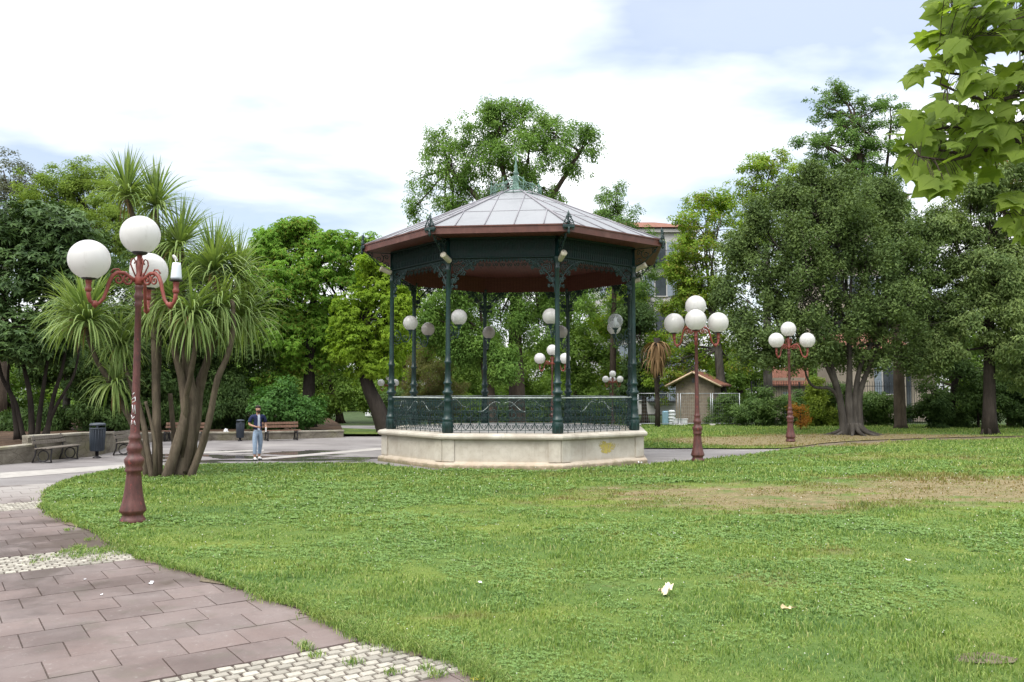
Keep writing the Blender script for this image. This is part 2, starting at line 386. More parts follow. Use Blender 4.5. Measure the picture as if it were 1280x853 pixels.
# ------------------------------------------------------------------ slab paving and sett bands
UA=R(35.5); UX=np.array([math.cos(UA),math.sin(UA)]); VX=np.array([-math.sin(UA),math.cos(UA)])
def blocks(name, cells, h, bev, m, seed):
    """cells: list of (u0,v0,u1,v1): low bevelled blocks in one mesh"""
    rg=np.random.RandomState(seed); c=np.array(cells); n=len(c)
    dz=rg.uniform(-.0025,.0025,(n,1)); tl=rg.uniform(-.0025,.0025,(n,4))
    V=np.zeros((n,8,3))
    for i,(a,b) in enumerate(((0,1),(2,1),(2,3),(0,3))):
        for lvl in (0,1):
            u=c[:,a]; v=c[:,b]
            if lvl: u=u+(bev if a==0 else -bev); v=v+(bev if b==1 else -bev)
            if lvl and bev>.005: u=u+rg.uniform(-.007,.007,n); v=v+rg.uniform(-.006,.006,n)
            V[:,i+4*lvl,0]=u*UX[0]+v*VX[0]; V[:,i+4*lvl,1]=u*UX[1]+v*VX[1]
            V[:,i+4*lvl,2]=(h+dz[:,0]+tl[:,i]) if lvl else (h-.03)
    q=np.array([[4,5,6,7],[0,1,5,4],[1,2,6,5],[2,3,7,6],[3,0,4,7]])
    loops=(np.arange(n)[:,None,None]*8+q[None]).reshape(-1)
    return np_object(name,V.reshape(-1,3),np.full(n*5,4),loops,[m])
BANDS=[(5.62,6.78),(11.72,12.84),(17.75,18.9)]
sl=[]; zones=[(1.2,5.6),(6.8,11.70),(12.86,17.73),(18.92,22.4)]
for z0,z1 in zones:
    nr=round((z1-z0)/.49); hh=(z1-z0)/nr
    for i in range(nr):
        off=(i*.215)%.515; v0=z0+i*hh
        u=-4.5+off
        while u<9.5:
            x=u*UX[0]+v0*VX[0]
            if x<1.5: sl.append((u+.0018,v0+.0018,u+.5132,v0+hh-.0018))
            u+=.515
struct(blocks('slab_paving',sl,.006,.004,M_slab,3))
st=[]
for z0,z1 in BANDS:
    nr=11; hh=(z1-z0)/nr
    for i in range(nr):
        u=-3+(i%2)*.067
        while u<9:
            v0=z0+i*hh; x=u*UX[0]+v0*VX[0]
            if x<1.0: st.append((u+.006,v0+.006,u+.128,v0+hh-.006))
            u+=.134
struct(blocks('sett_bands',st,.009,.009,M_sett,4))
struct(sheet('paving_bed',[tuple(u*UX+v*VX) for u,v in ((-5,1),(10,1),(10,22.4),(-5,22.4))],-.004,M_mortar))
# pale concrete strips crossing the plaza
M_strip=simple('pale_concrete_strip',(.33,.31,.29),.8,.2,.15,3)
for a in ([(0,598),(165,585),(165,580),(0,591)],[(232,567.5),(330,563.5),(330,562),(232,566)],[(330,574.5),(500,560.5),(470,560),(300,575)]):
    struct(sheet('concrete_strip',[tuple(G(*q)[:2]) for q in a],-.005,M_strip))

# ------------------------------------------------------------------ grass (uncountable: one object) and clover
def vnoise(x,y,seed):
    rg=np.random.RandomState(seed); T=rg.rand(256,256)
    xi=np.floor(x).astype(int); yi=np.floor(y).astype(int); fx=x-xi; fy=y-yi
    fx=fx*fx*(3-2*fx); fy=fy*fy*(3-2*fy); g=lambda a,b:T[a%256,b%256]
    return (g(xi,yi)*(1-fx)+g(xi+1,yi)*fx)*(1-fy)+(g(xi,yi+1)*(1-fx)+g(xi+1,yi+1)*fx)*fy
def inpoly(x,y,poly):
    r=np.zeros(len(x),bool); n=len(poly)
    for i in range(n):
        x0,y0=poly[i]; x1,y1=poly[(i+1)%n]
        if y0==y1: continue
        c=((y0>y)!=(y1>y))&(x<(x1-x0)*(y-y0)/(y1-y0)+x0); r^=c
    return r
def dryv(x,y):
    a=np.zeros(len(x))
    for cx,cy,rx,ry,s,ro in DRY:
        dx=x-cx; dy=y-cy; u=(dx*math.cos(ro)+dy*math.sin(ro))/rx; v=(-dx*math.sin(ro)+dy*math.cos(ro))/ry
        a=np.maximum(a,s*np.clip((1.15-np.hypot(u,v)),0,1))
    return a
def scatter(poly, y0, y1, dens, rg, spread=0.0):
    out=[]; y=y0
    while y<y1:
        yy=min(y+1.0 if y<15 else y+3,y1); xm=.66*yy+1.5
        n=int(2*xm*(yy-y)*dens((y+yy)/2))
        out.append(np.stack([rg.uniform(-xm,xm,n),rg.uniform(y,yy,n)],1)); y=yy
    p=np.concatenate(out)
    q=p+rg.normal(0,spread,p.shape) if spread else p
    return q[inpoly(p[:,0],p[:,1],poly)]
def blades(p, h, w, rg, lean=.6):
    n=len(p); a=rg.uniform(0,2*PI,n); ln=rg.uniform(.1,lean,n)*h
    dx=np.cos(a); dy=np.sin(a); f=a+rg.normal(0,.6,n)+PI/2; wx=np.cos(f)*w/2; wy=np.sin(f)*w/2
    z0=np.full(n,.02)
    V=np.zeros((n,5,3))
    V[:,0]=np.stack([p[:,0]-wx,p[:,1]-wy,z0],1); V[:,1]=np.stack([p[:,0]+wx,p[:,1]+wy,z0],1)
    mx=p[:,0]+dx*ln*.35; my=p[:,1]+dy*ln*.35; mz=z0+h*.6
    V[:,2]=np.stack([mx+wx*.8,my+wy*.8,mz],1); V[:,3]=np.stack([mx-wx*.8,my-wy*.8,mz],1)
    V[:,4]=np.stack([p[:,0]+dx*ln*1.25,p[:,1]+dy*ln*1.25,z0+h*rg.uniform(.75,1.0,n)],1)
    return V
rg=np.random.RandomState(11); VV=[]
for poly,a,b in ((LAWN,3.5,40),(LAWN2,31,52)):
    p=scatter(poly,a,b,lambda d:min(2400,2400*(7.5/d)**1.75)*GRASSD,rg,.02)
    x,y=p[:,0],p[:,1]; d=np.hypot(x,y); dr=np.clip((dryv(x,y)*.42+1.5*(.26+.48*(vnoise(x*.8,y*1.6,5)*.45+vnoise(x*2.4,y*4.6,6)*.3+vnoise(x*6,y*11,7)*.25))-.85)/.43,0,1)
    keep=(rg.rand(len(p))>np.clip(dr*1.0,0,.78))&(rg.rand(len(p))<.45+.75*vnoise(x*5,y*5,17)); p=p[keep]; d=d[keep]; x,y=p[:,0],p[:,1]
    ht=(.025+.045*vnoise(x*.9,y*.9,2)+.05*vnoise(x*3.5,y*3.5,3)**2)*rg.uniform(.5,1.15,len(p))*np.where(dr[keep]>.3,.6,1)
    ht=ht*np.clip(d/14,1,1.7)
    VV.append(blades(p,ht,.0080*np.clip(d/7,.8,4.4)*rg.uniform(.7,1.3,len(p)),rg))
# weeds rooted in the sett joints beside the lawn
wp=[]
for k in range(46):
    c=np.array(G(*random.choice([(95,690),(120,688),(85,693),(140,690),(150,694),(60,700),(105,697),(130,699)]))[:2])+rg.normal(0,.16,2)
    wp.append(c+rg.normal(0,.05,(30,2)))
for c in [(440,833),(385,815),(395,823),(490,845),(455,803),(530,840),(380,811),(548,848),(470,806),(85,665),(110,677)]:
    wp.append(np.array(G(*c)[:2])+rg.normal(0,.035,(60,2)))
wp=np.concatenate(wp); VV.append(blades(wp,rg.uniform(.015,.06,len(wp)),np.full(len(wp),.008),rg,1.2))
# ragged fringe spilling over the lawn edge
ee=np.array(edge[6:]); s=rg.randint(0,len(ee)-1,60000); u=rg.rand(60000)[:,None]
fp=ee[s]*(1-u)+ee[s+1]*u; fd=np.hypot(fp[:,0],fp[:,1])
fp=fp[rg.rand(len(fp))<np.clip((8/fd)**1.2,0,1)]; fp=fp+rg.normal(0,1,fp.shape)*(.03+.08*vnoise(fp[:,0]*2,fp[:,1]*2,8))[:,None]
fd=np.hypot(fp[:,0],fp[:,1])
VV.append(blades(fp,rg.uniform(.02,.075,len(fp)),.006*np.clip(fd/7,.8,3),rg,1.0))
V=np.concatenate(VV); n=len(V)
lp=(np.arange(n)[:,None]*5+np.array([0,1,2,3,3,2,4])[None]).reshape(-1)
stuff(np_object('grass',V.reshape(-1,3),np.tile([4,3],n),lp,[M_blade]),'short mown green grass with dry yellow patches covering the lawn','grass')

# clover: three round leaflets on a short stalk, bluish green, in patches; white flower heads
M_clover=foliage('clover_leaf',(.092,.178,.066),(.185,.295,.115),.3,.55,.25,2.0)
M_flower=simple('clover_flower',(.52,.52,.46),.8,.2,.1)
p=scatter(LAWN,3.5,31,lambda d:330*(7.5/d)**1.5,rg)
cn=vnoise(p[:,0]*.55+3,p[:,1]*.8,21)*.65+vnoise(p[:,0]*1.9,p[:,1]*1.9,22)*.35
p=p[(rg.rand(len(p))<np.clip((cn-.40)/.32,0,.85))&(dryv(p[:,0],p[:,1])<.3)]; p=np.repeat(p,4,0)+rg.normal(0,.05,(len(p)*4,2)); d=np.hypot(p[:,0],p[:,1])
n=len(p); a0=rg.uniform(0,2*PI,n); z=rg.uniform(.03,.065,n)*np.clip(d/12,1,1.4); sz=.013*np.clip(d/7.5,.8,2.6)*rg.uniform(.7,1.3,n)
Vs=[]
for k in range(3):
    a=a0+k*2*PI/3; ca,sa=np.cos(a),np.sin(a); tl=rg.normal(0,.35,n)
    def pt(r,s,dz): return np.stack([p[:,0]+(ca*r-sa*s)*sz,p[:,1]+(sa*r+ca*s)*sz,z+dz*sz],1)
    Vs.append(np.stack([pt(0.05,0,0),pt(.9,-.62,tl),pt(1.5,0,tl*.5+.2),pt(.9,.62,-tl*.3)],1))
V=np.concatenate(Vs); m=len(V)
# flower heads
fp=p[rg.rand(n)<.007*(vnoise(p[:,0]*.7,p[:,1]*1.1,31)>.42)]; extra=scatter(LAWN,4,27,lambda d:2.0*(8/d)**.6,rg); fp=np.concatenate([fp,extra]); fd=np.hypot(fp[:,0],fp[:,1])
fz=rg.uniform(.07,.10,len(fp))*np.clip(fd/12,1,1.5); fs=.0070*np.clip(fd/11,.9,1.7)*rg.uniform(.7,1.2,len(fp))
oc=np.array([(1,0,0),(0,1,0),(-1,0,0),(0,-1,0),(0,0,1),(0,0,-1)],float)
FV=np.stack([fp[:,0],fp[:,1],fz],1)[:,None,:]+oc[None]*fs[:,None,None]
of=np.array([[0,1,4],[1,2,4],[2,3,4],[3,0,4],[1,0,5],[2,1,5],[3,2,5],[0,3,5]])
lp=np.concatenate([np.arange(m*4),(m*4+np.arange(len(fp))[:,None,None]*6+of[None]).reshape(-1)])
stuff(np_object('clover',np.concatenate([V.reshape(-1,3),FV.reshape(-1,3)]),np.concatenate([np.full(m,4),np.full(len(fp)*8,3)]),lp,[M_clover,M_flower],None,np.concatenate([np.zeros(m),np.ones(len(fp)*8)])),'low bluish clover patches with tiny white flower heads in the lawn','clover')
# ------------------------------------------------------------------ bandstand
def paint_green():
    k=NT('green_iron_paint'); o=k.obj()
    n=k.noise(5,k.mapv(o,(1,1,.4)),6,.65)
    col=k.ramp(n,[(.3,(.003,.016,.016)),(.55,(.0045,.027,.0255)),(.75,(.010,.046,.042))])
    col=k.mix(k.mr(k.noise(16,o,6,.7),.66,.74,0,.55),col,(.16,.19,.18))
    return k.done(k.pbsdf(col,.42,.5,0,k.bump(n,.15,.01)))
def stone_mat():
    k=NT('weathered_limestone'); o=k.obj(); 
    n=k.noise(1.6,o,6,.62); n2=k.noise(9,o,6,.7)
    col=k.ramp(n,[(.3,(.36,.32,.265)),(.55,(.47,.435,.37)),(.75,(.54,.51,.45))])
    col=k.mix(k.mr(n2,.5,.72,0,.4),col,(.30,.26,.21))
    st=k.noise(3.2,k.mapv(o,(1,1,.16)),5,.65)
    col=k.mix(k.mr(st,.55,.7,0,.5),col,(.25,.22,.18))
    z=k.n('ShaderNodeSeparateXYZ',Vector=o).outputs[2]
    low=k.math('MULTIPLY',k.mr(k.math('ADD',z,k.math('MULTIPLY',n2,.3)),.42,.14),.7)
    col=k.mix(low,col,(.40,.27,.16))
    moss=k.math('MULTIPLY',k.mr(k.math('ADD',z,k.math('MULTIPLY',k.noise(4,o,5,.7),.35)),.30,.2),.75)
    col=k.mix(moss,col,(.13,.13,.06))
    return k.done(k.pbsdf(col,.85,.2,0,k.bump(n2,.35,.012)))
def wood_mat(name,a,b,rough=.6):
    k=NT(name); o=k.obj()
    n=k.noise(4,k.mapv(o,(1,1,5)),5,.6)
    w=k.n('ShaderNodeTexWave',wave_type='BANDS',bands_direction='X'); w.inputs['Scale'].default_value=2.6; w.inputs['Distortion'].default_value=.3
    k.set(w.inputs['Vector'],o)
    col=k.mix(k.mr(w.outputs['Fac'],.0,.12,.45,0),k.ramp(n,[(.3,a),(.7,b)]),tuple(x*.3 for x in a))
    return k.done(k.pbsdf(col,rough,.3))
M_green=paint_green(); M_stone=stone_mat()
M_fascia=simple('red_brown_board',(.098,.037,.029),.5,.4,.22,5,0,.1,(.16,.075,.06),1.5)
M_wood=wood_mat('red_brown_lining',(.085,.027,.020),(.125,.042,.031))
M_frieze=simple('eave_shaded_green_paint',(.006,.020,.019),.6,.3,.3,5)  # darker copy of the green paint, eave shade put into its colour
M_zinc=simple('grey_zinc',(.168,.174,.186),.5,.5,.1,1.4,.0,.05,(.132,.136,.146),.9)
M_seam=simple('dull_seam',(.21,.20,.22),.5,.4,.1)
M_rail=simple('pale_handrail',(.36,.40,.39),.4,.5,.3,9)  # pale grey-green for the handrails and swan-neck scrolls
M_floor=simple('pale_floor',(.34,.33,.32),.8,.2,.15,2)
M_verd=simple('verdigris_crest',(.12,.20,.165),.7,.3,.35,9)
M_cream=simple('cream_plastic',(.55,.49,.39),.45,.4,.12)
M_black=simple('black_grille',(.015,.015,.016),.6,.3)
def opal(name,c,var,dirt):
    k=NT(name); o=k.obj(); col=k.ramp(k.noise(3,o,5,.6),[(.3,tuple(x*(1-var) for x in c)),(.7,c)])
    z=k.n('ShaderNodeSeparateXYZ',Vector=o).outputs[2]
    col=k.mix(k.mr(k.noise(11,k.mapv(o,(1,1,.3)),5,.7),.56,.76,0,dirt),col,(.34,.31,.27))
    p=k.pbsdf(col,.22,.5); t=k.n('ShaderNodeBsdfTranslucent'); k.set(t.inputs['Color'],col); m=k.n('ShaderNodeMixShader'); m.inputs[0].default_value=.45
    k.t.links.new(p,m.inputs[1]); k.t.links.new(t.outputs[0],m.inputs[2]); return k.done(m.outputs[0])
M_opal=opal('opal_globe',(.74,.73,.72),.04,.25)
M_opal2=opal('soiled_opal_globe',(.56,.52,.49),.12,.5)
def spray_mat():
    k=NT('yellow_spray_paint'); o=k.obj(); n=k.noise(9,o,6,.7)
    v=k.n('ShaderNodeVectorMath',operation='SUBTRACT'); k.set(v.inputs[0],o); fa=-PI/2+A8
    v.inputs[1].default_value=(4.04*math.cos(fa)-.10*math.sin(fa),4.04*math.sin(fa)+.10*math.cos(fa),.55)
    ln=k.n('ShaderNodeVectorMath',operation='LENGTH'); k.set(ln.inputs[0],v.outputs[0])
    al=k.mr(k.math('SUBTRACT',n,k.math('MULTIPLY',ln.outputs['Value'],.62)),.22,.44,0,.8)
    p=k.pbsdf((.50,.41,.10),.85,.2); tr=k.n('ShaderNodeBsdfTransparent'); m=k.n('ShaderNodeMixShader')
    k.set(m.inputs[0],al); k.t.links.new(tr.outputs[0],m.inputs[1]); k.t.links.new(p,m.inputs[2]); return k.done(m.outputs[0])
A8=PI/4
M_yellow=spray_mat()
M_bulb=simple('white_bulb',(.8,.8,.8),.3,.5,.03)
def glass_mat():
    k=NT('clear_globe'); lw=k.n('ShaderNodeLayerWeight'); lw.inputs[0].default_value=.35
    tr=k.n('ShaderNodeBsdfTransparent'); tr.inputs[0].default_value=(.86,.88,.9,1)
    df=k.pbsdf((.55,.55,.57),.15,.6)
    m=k.n('ShaderNodeMixShader'); k.set(m.inputs[0],k.mr(lw.outputs['Facing'],0,1,.22,.75))
    k.t.links.new(tr.outputs[0],m.inputs[1]); k.t.links.new(df,m.inputs[2]); return k.done(m.outputs[0])
M_clear=glass_mat()

BX,BY,BTH=.1295,27.337,-.10697
RC=4.11; A8=PI/4; CA=math.cos(PI/8); SA=math.sin(PI/8)
BS=thing('bandstand','octagonal green iron bandstand with grey zinc roof on a pale stone plinth','bandstand',(BX,BY,0),BTH)
def octa(r,z,off=0): return [Vector((r*math.cos(-PI/2+PI/8+A8*i+off),r*math.sin(-PI/2+PI/8+A8*i+off),z)) for i in range(8)]
def rings(mb, prof, mi=0):
    """octagonal sweep; prof [(circumradius,z)]"""
    n=len(prof); vs=[]
    for r,z in prof: vs+=octa(r,z)
    mb.add(vs,[(i*8+j,i*8+(j+1)%8,(i+1)*8+(j+1)%8,(i+1)*8+j) for i in range(n-1) for j in range(8)],mi)
# plinth: base course, die, corner pilasters
m=MB(); rings(m,[(4.52,-.1),(4.52,.10),(4.49,.14),(4.40,.17),(4.37,.19),(4.37,.80),(4.05,.80)])
for i in range(8):
    a=-PI/2+PI/8+A8*i
    for s in (-1,1):
        mid=a+s*PI/8; d=Vector((math.cos(mid),math.sin(mid),0)); tg=Vector((-d.y,d.x,0))*(-s)
        c=d*(4.37*CA)+tg*(4.37*SA-.17)
        mm=Matrix((( -d.y, d.x,0),(d.x,d.y,0),(0,0,1))).transposed()
        m.bbox(c+Vector((0,0,.495))+d*.012,(.34,.06,.61),.006,M=mm)
pl=m.build('plinth',M_stone,BS)
# yellow graffiti blot on the plinth face (thin paint film following the face)
m=MB(); rnd=random.Random(3); fc=-PI/2+A8; d=Vector((math.cos(fc),math.sin(fc),0)); tg=Vector((-d.y,d.x,0))
off=4.37*CA+.003; n=64; ring=[]
for k in range(n):
    q=2*PI*k/n; rr=.155*(1+.6*rnd.random()**2+.35*math.sin(3*q+1))
    ring.append((.10+rr*1.9*math.cos(q)*(1.25 if math.cos(q)>0 else .8),.55+rr*.85*math.sin(q)))
m.add([d*off+tg*.10+Vector((0,0,.55))]+[d*off+tg*u+Vector((0,0,w)) for u,w in ring],[(0,1+k,1+(k+1)%n) for k in range(n)])
m.build('graffiti_blot',M_yellow,pl)
m=MB(); rings(m,[(4.40,.803),(4.47,.81),(4.52,.84),(4.535,.885),(4.52,.93),(4.47,.962),(4.38,.978),(3.7,.978)]); 
m.build('coping',M_stone,BS)
m=MB(); f=octa(3.9,.97); m.add(f,[tuple(range(8))]); m.build('floor',M_floor,BS)

def spiral(c, r0, turns, a0, sgn=1, n=14, pw=1.0):
    """scroll in the local x/z plane: from radius r0 shrinking to the centre"""
    o=[]
    for i in range(n+1):
        u=i/n; r=r0*(1-u*.86)**pw; a=a0+sgn*turns*2*PI*u
        o.append(Vector((c[0]+r*math.cos(a),0,c[1]+r*math.sin(a))))
    return o
# columns -----------------------------------------------------------
def put(src,name,parent,k,half):
    return inst(src,name,parent,(0,0,0),(0,0,(k+(.5 if half else 0))*A8))
m=MB()
m.lathe([(.155,.978),(.155,1.28),(.145,1.30),(.15,1.33),(.165,1.36),(.15,1.40),(.12,1.42),(.125,1.50),(.115,1.56),(.125,1.60),(.11,1.66),(.105,1.86),(.13,1.89),(.105,1.93),(.10,2.06),
  (.14,2.09),(.155,2.13),(.145,2.17),(.10,2.20),(.095,2.36),(.13,2.39),(.12,2.43),(.09,2.46),(.085,2.60),(.08,2.95),(.105,2.98),(.105,3.03),(.08,3.06),(.072,3.2),(.068,4.2),(.064,5.62),(.085,5.65),(.09,5.70),(.07,5.74),(.08,5.85),(.115,5.96),(.12,6.0),(.07,6.02),(.065,6.56)],14,(0,-RC,0))
for k in range(8): m.bbox((.15*math.cos(k*A8),-RC+.15*math.sin(k*A8),1.14),(.03,.03,.27),.005,k*A8)
col0=m.build('column',M_green,BS,rot=(0,0,.5*A8))
# lace spandrel: one each side of a column, in the plane of the neighbouring side
def spandrel(sgn):
    b=MB(); W=1.0; H=1.0; zt=5.97; T=.022
    def tb(pts,r=T): b.tube(pts,r,4,cap=False)
    arc=[Vector((.06+W*(1-math.cos(u*PI/2))**.9*1.0,0,zt-H+H*math.sin(u*PI/2)*1.0)) for u in [i/12 for i in range(13)]]
    tb(arc,.02); tb([(0.06,0,zt-H),(0.06,0,zt)],.014); tb([(0.06,0,zt-.02),(W,0,zt-.02)],.014)
    for c,r,a,s in (((.30,zt-.30),.17,PI*.6,1),((.30,zt-.30),.17,PI*1.6,1),((.16,zt-.62),.09,PI*.3,-1),((.16,zt-.62),.09,PI*1.3,-1),((.60,zt-.16),.12,PI*.9,-1),((.60,zt-.16),.12,PI*1.9,-1),((.82,zt-.09),.06,0,1),((.14,zt-.1),.07,0,1),((.12,zt-.8),.05,0,1),((.44,zt-.09),.06,PI,1),((.15,zt-.45),.06,0,-1),((.46,zt-.42),.07,.5,1),((.72,zt-.28),.055,.5,1),((.24,zt-.80),.05,1,1)):
        tb(spiral(c,r,1.25,a,s,12),.019)
    for u in (.35,.5,.65,.8):
        p=arc[int(u*12)]; tb(spiral((p.x+.05,p.z-.05),.06,1.2,PI*.7,1,9),.016)
    # side direction seen from the column: neighbouring side is turned by 22.5 degrees
    a=PI/8*(-1); mt=Matrix.Rotation(PI/8,3,'Z')
    out=MB()
    vs=[]
    for v in b.v:
        p=mt@Vector(v)
        vs.append((sgn*p.x,p.y-RC,p.z))
    out.add(vs,[f if sgn>0 else f[::-1] for f in b.f],0,True); return out
sp0=[spandrel(s).build('spandrel_bracket',M_green,col0) for s in (-1,1)]
# scrolled eave bracket reaching outward under the soffit
b=MB()
for c,r,a,s in (((.42,6.36),.16,PI*.6,1),((.22,6.18),.10,PI*1.2,-1),((.70,6.46),.09,PI*.5,1),((.2,6.42),.09,0,1)): b.tube(spiral(c,r,1.3,a,s,12),.014,4,cap=False)
b.tube([(.05,0,5.98),(.18,0,6.05),(.4,0,6.15),(.62,0,6.36),(.8,0,6.56)],.018,4)
b.tube([(.05,0,6.55),(.82,0,6.55)],.014,4)
bb=MB(); bb.add([(v[1],-RC-v[0],v[2]) for v in b.v],b.f,0,True); sp0.append(bb.build('eave_bracket',M_green,col0))
cols=[col0]
for k in range(1,8):
    c=inst(col0,'column',BS,rot=(0,0,(k+.5)*A8)); cols.append(c)
    for s_ in sp0: inst(s_,s_.name.split('.')[0],c)
# railing panels ------------------------------------------------------
AP=RC*CA; HL=RC*SA-.13
m=MB()
def tb(pts,r=.0095,mi=0,n=4): m.tube(pts,r,n,mi,cap=False)
for x0,x1 in ((-HL,HL),):
    m.bbox((0,0,1.985),(2*HL,.055,.03),.006,mi=1)
    m.box((0,0,1.955),(2*HL,.03,.012)); m.box((0,0,1.895),(2*HL,.018,.014)); m.box((0,0,1.27),(2*HL,.02,.016)); m.box((0,0,1.055),(2*HL,.02,.016))
nb=11; cw=2*HL/nb
for i in range(nb+1):
    x=-HL+i*cw; m.box((x,0,1.475),(.016,.016,.99))
for i in range(nb):
    xc=-HL+(i+.5)*cw; q=cw*.5
    m.box((xc,0,1.59),(.01,.01,.62))
    for s in (-1,1):
        tb(spiral((xc+s*q*.48,1.78),q*.46,1.3,PI/2-s*.6,s,9)); tb(spiral((xc+s*q*.48,1.40),q*.46,1.3,-PI/2+s*.6,-s,9))
        tb(spiral((xc+s*q*.48,1.59),q*.42,1.3,PI/2 if s>0 else -PI/2,s,9))
        tb(spiral((xc+s*q*.5,1.165),q*.40,1.2,PI/2,s,8)); tb(spiral((xc+s*q*.5,1.92),q*.3,1,0,s,6),.008)
    tb([(xc-q,0,1.27),(xc-q*.5,0,1.12),(xc,0,1.07),(xc+q*.5,0,1.12),(xc+q,0,1.27)],.011)
# the large swan-neck scroll in the middle of each panel
for s in (-1,1):
    pts=[Vector((s*(.06+.62*u),.018,1.80+.10*math.sin(u*PI*1.6+.3)-.12*u)) for u in [i/14 for i in range(15)]]
    m.tube(pts,.011,5,1); m.tube([p+Vector((0,.018,0)) for p in spiral((s*.30,1.5),.17,1.4,PI/2,s,14)],.016,5)
    m.tube([p+Vector((0,.018,0)) for p in spiral((s*.95,1.55),.18,1.4,PI/2,-s,14)],.016,5)
rp=MB(); rp.v=[(v[0],v[1]-AP,v[2]) for v in m.v]; rp.f=m.f; rp.m=m.m; rp.sm=m.sm
r0=rp.build('railing_panel',[M_green,M_rail],BS)
for k in range(1,8): put(r0,'railing_panel',BS,k,False)
# frieze with drip tongues, red-brown inner lining --------------------
HF=RC*SA-.02
m=MB(); m.box((0,-AP,6.29),(2*HF,.05,.60)); m.bbox((0,-AP-.03,6.58),(2*HF,.09,.06),.01); m.bbox((0,-AP-.03,6.01),(2*HF,.08,.04),.01); m.box((0,-AP-.028,6.20),(2*HF,.012,.02)); m.box((0,-AP-.028,6.45),(2*HF,.012,.02))
n=34; w=2*HF/n
for i in range(n):
    x=-HF+(i+.5)*w
    m.box((x-w/2,-AP-.032,6.29),(.018,.016,.52))
    m.bbox((x,-AP-.03,6.325),(w*.45,.02,.18),.006)
    # pointed drip tongue
    m.add([(x-w*.42,-AP-.012,5.99),(x+w*.42,-AP-.012,5.99),(x+w*.42,-AP-.012,5.93),(x,-AP-.012,5.865),(x-w*.42,-AP-.012,5.93),
           (x-w*.42,-AP+.012,5.99),(x+w*.42,-AP+.012,5.99),(x+w*.42,-AP+.012,5.93),(x,-AP+.012,5.865),(x-w*.42,-AP+.012,5.93)],
          [(0,4,3,2,1),(5,6,7,8,9),(0,1,6,5),(1,2,7,6),(2,3,8,7),(3,4,9,8),(4,0,5,9)])
    m.tube(spiral((x,6.52),.035,1.1,0,1 if i%2 else -1,6) and [p+Vector((0,-AP-.034,0)) for p in spiral((x,6.52),.035,1.1,0,1 if i%2 else -1,6)],.008,3,cap=False)
for i in range(15):
    x=-HF+(i+.5)*2*HF/15
    for s in (-1,1):
        m.tube([p+Vector((0,-AP,0)) for p in spiral((x+s*.05,5.80),.055,1.2,PI/2,s,8)],.011,3,cap=False)
    m.tube([(x-.1,-AP,5.9),(x,-AP,5.70),(x+.1,-AP,5.9)],.010,3,cap=False)
fr=m.build('frieze',M_frieze,BS)
m=MB(); HI=(AP-.05)*math.tan(PI/8)-.01
m.box((0,-AP+.052,6.18),(2*HI,.04,.56))
ln=m.build('inner_lining',M_wood,fr)
for k in range(1,8):
    c=put(fr,'frieze',BS,k,False); inst(ln,'inner_lining',c)
# ceiling, soffit, fascia, roof --------------------------------------
m=MB(); vs=octa(RC-.04,6.46)+octa(2.0,6.62)+[Vector((0,0,6.72))]
m.add(vs,[(i,8+i,8+(i+1)%8,(i+1)%8) for i in range(8)]+[(8+i,16,8+(i+1)%8) for i in range(8)]); m.build('ceiling',M_wood,BS)
RE=5.04
m=MB(); rings(m,[(RC+.06,6.60),(RE-.03,6.575)]); m.build('soffit',M_wood,BS)
m=MB(); rings(m,[(RE-.035,6.57),(RE,6.565),(RE+.005,6.74),(RE+.03,6.75),(RE+.03,6.785),(RE-.05,6.785),(RE-.06,6.58)]); m.build('fascia',M_fascia,BS)
m=MB(); RT=.46; ZT=8.80; ZB=6.79
rings(m,[(RE-.06,ZB),(RT,ZT),(0.02,ZT+.02)],0)
for i in range(8):
    p,q=octa(RE-.06,ZB)[i],octa(RT,ZT)[i]
    m.tube([p+Vector((0,0,.015)),q+Vector((0,0,.015))],.03,6,1)                     # hip roll
    p2,q2=octa(RE-.06,ZB)[(i+1)%8],octa(RT,ZT)[(i+1)%8]
    up=Vector((0,0,.012))
    for f_ in (-1.5,-.5,.5,1.5):
        wE=(p2-p).length; spc=wE/4.6; u0=.5+f_*spc/wE
        a=p.lerp(p2,u0)
        # seam runs straight up the slope until it meets the hip
        wT=(q2-q).length; half=abs(f_)*spc
        tt=min(1.0,(wE/2-half)/max(1e-6,(wE-wT)/2)) 
        mid_b=p.lerp(p2,.5); mid_t=q.lerp(q2,.5); dirs=(p2-p).normalized()
        e=mid_b.lerp(mid_t,tt)+dirs*(f_*spc)
        m.tube([a+up,e+up],.018,5,1)
    for hh in (.36,.70):
        a=p.lerp(q,hh); c=p2.lerp(q2,hh); m.tube([a+up*.4,c+up*.4],.008,4,1)
rf=m.build('roof',[M_zinc,M_seam],BS)
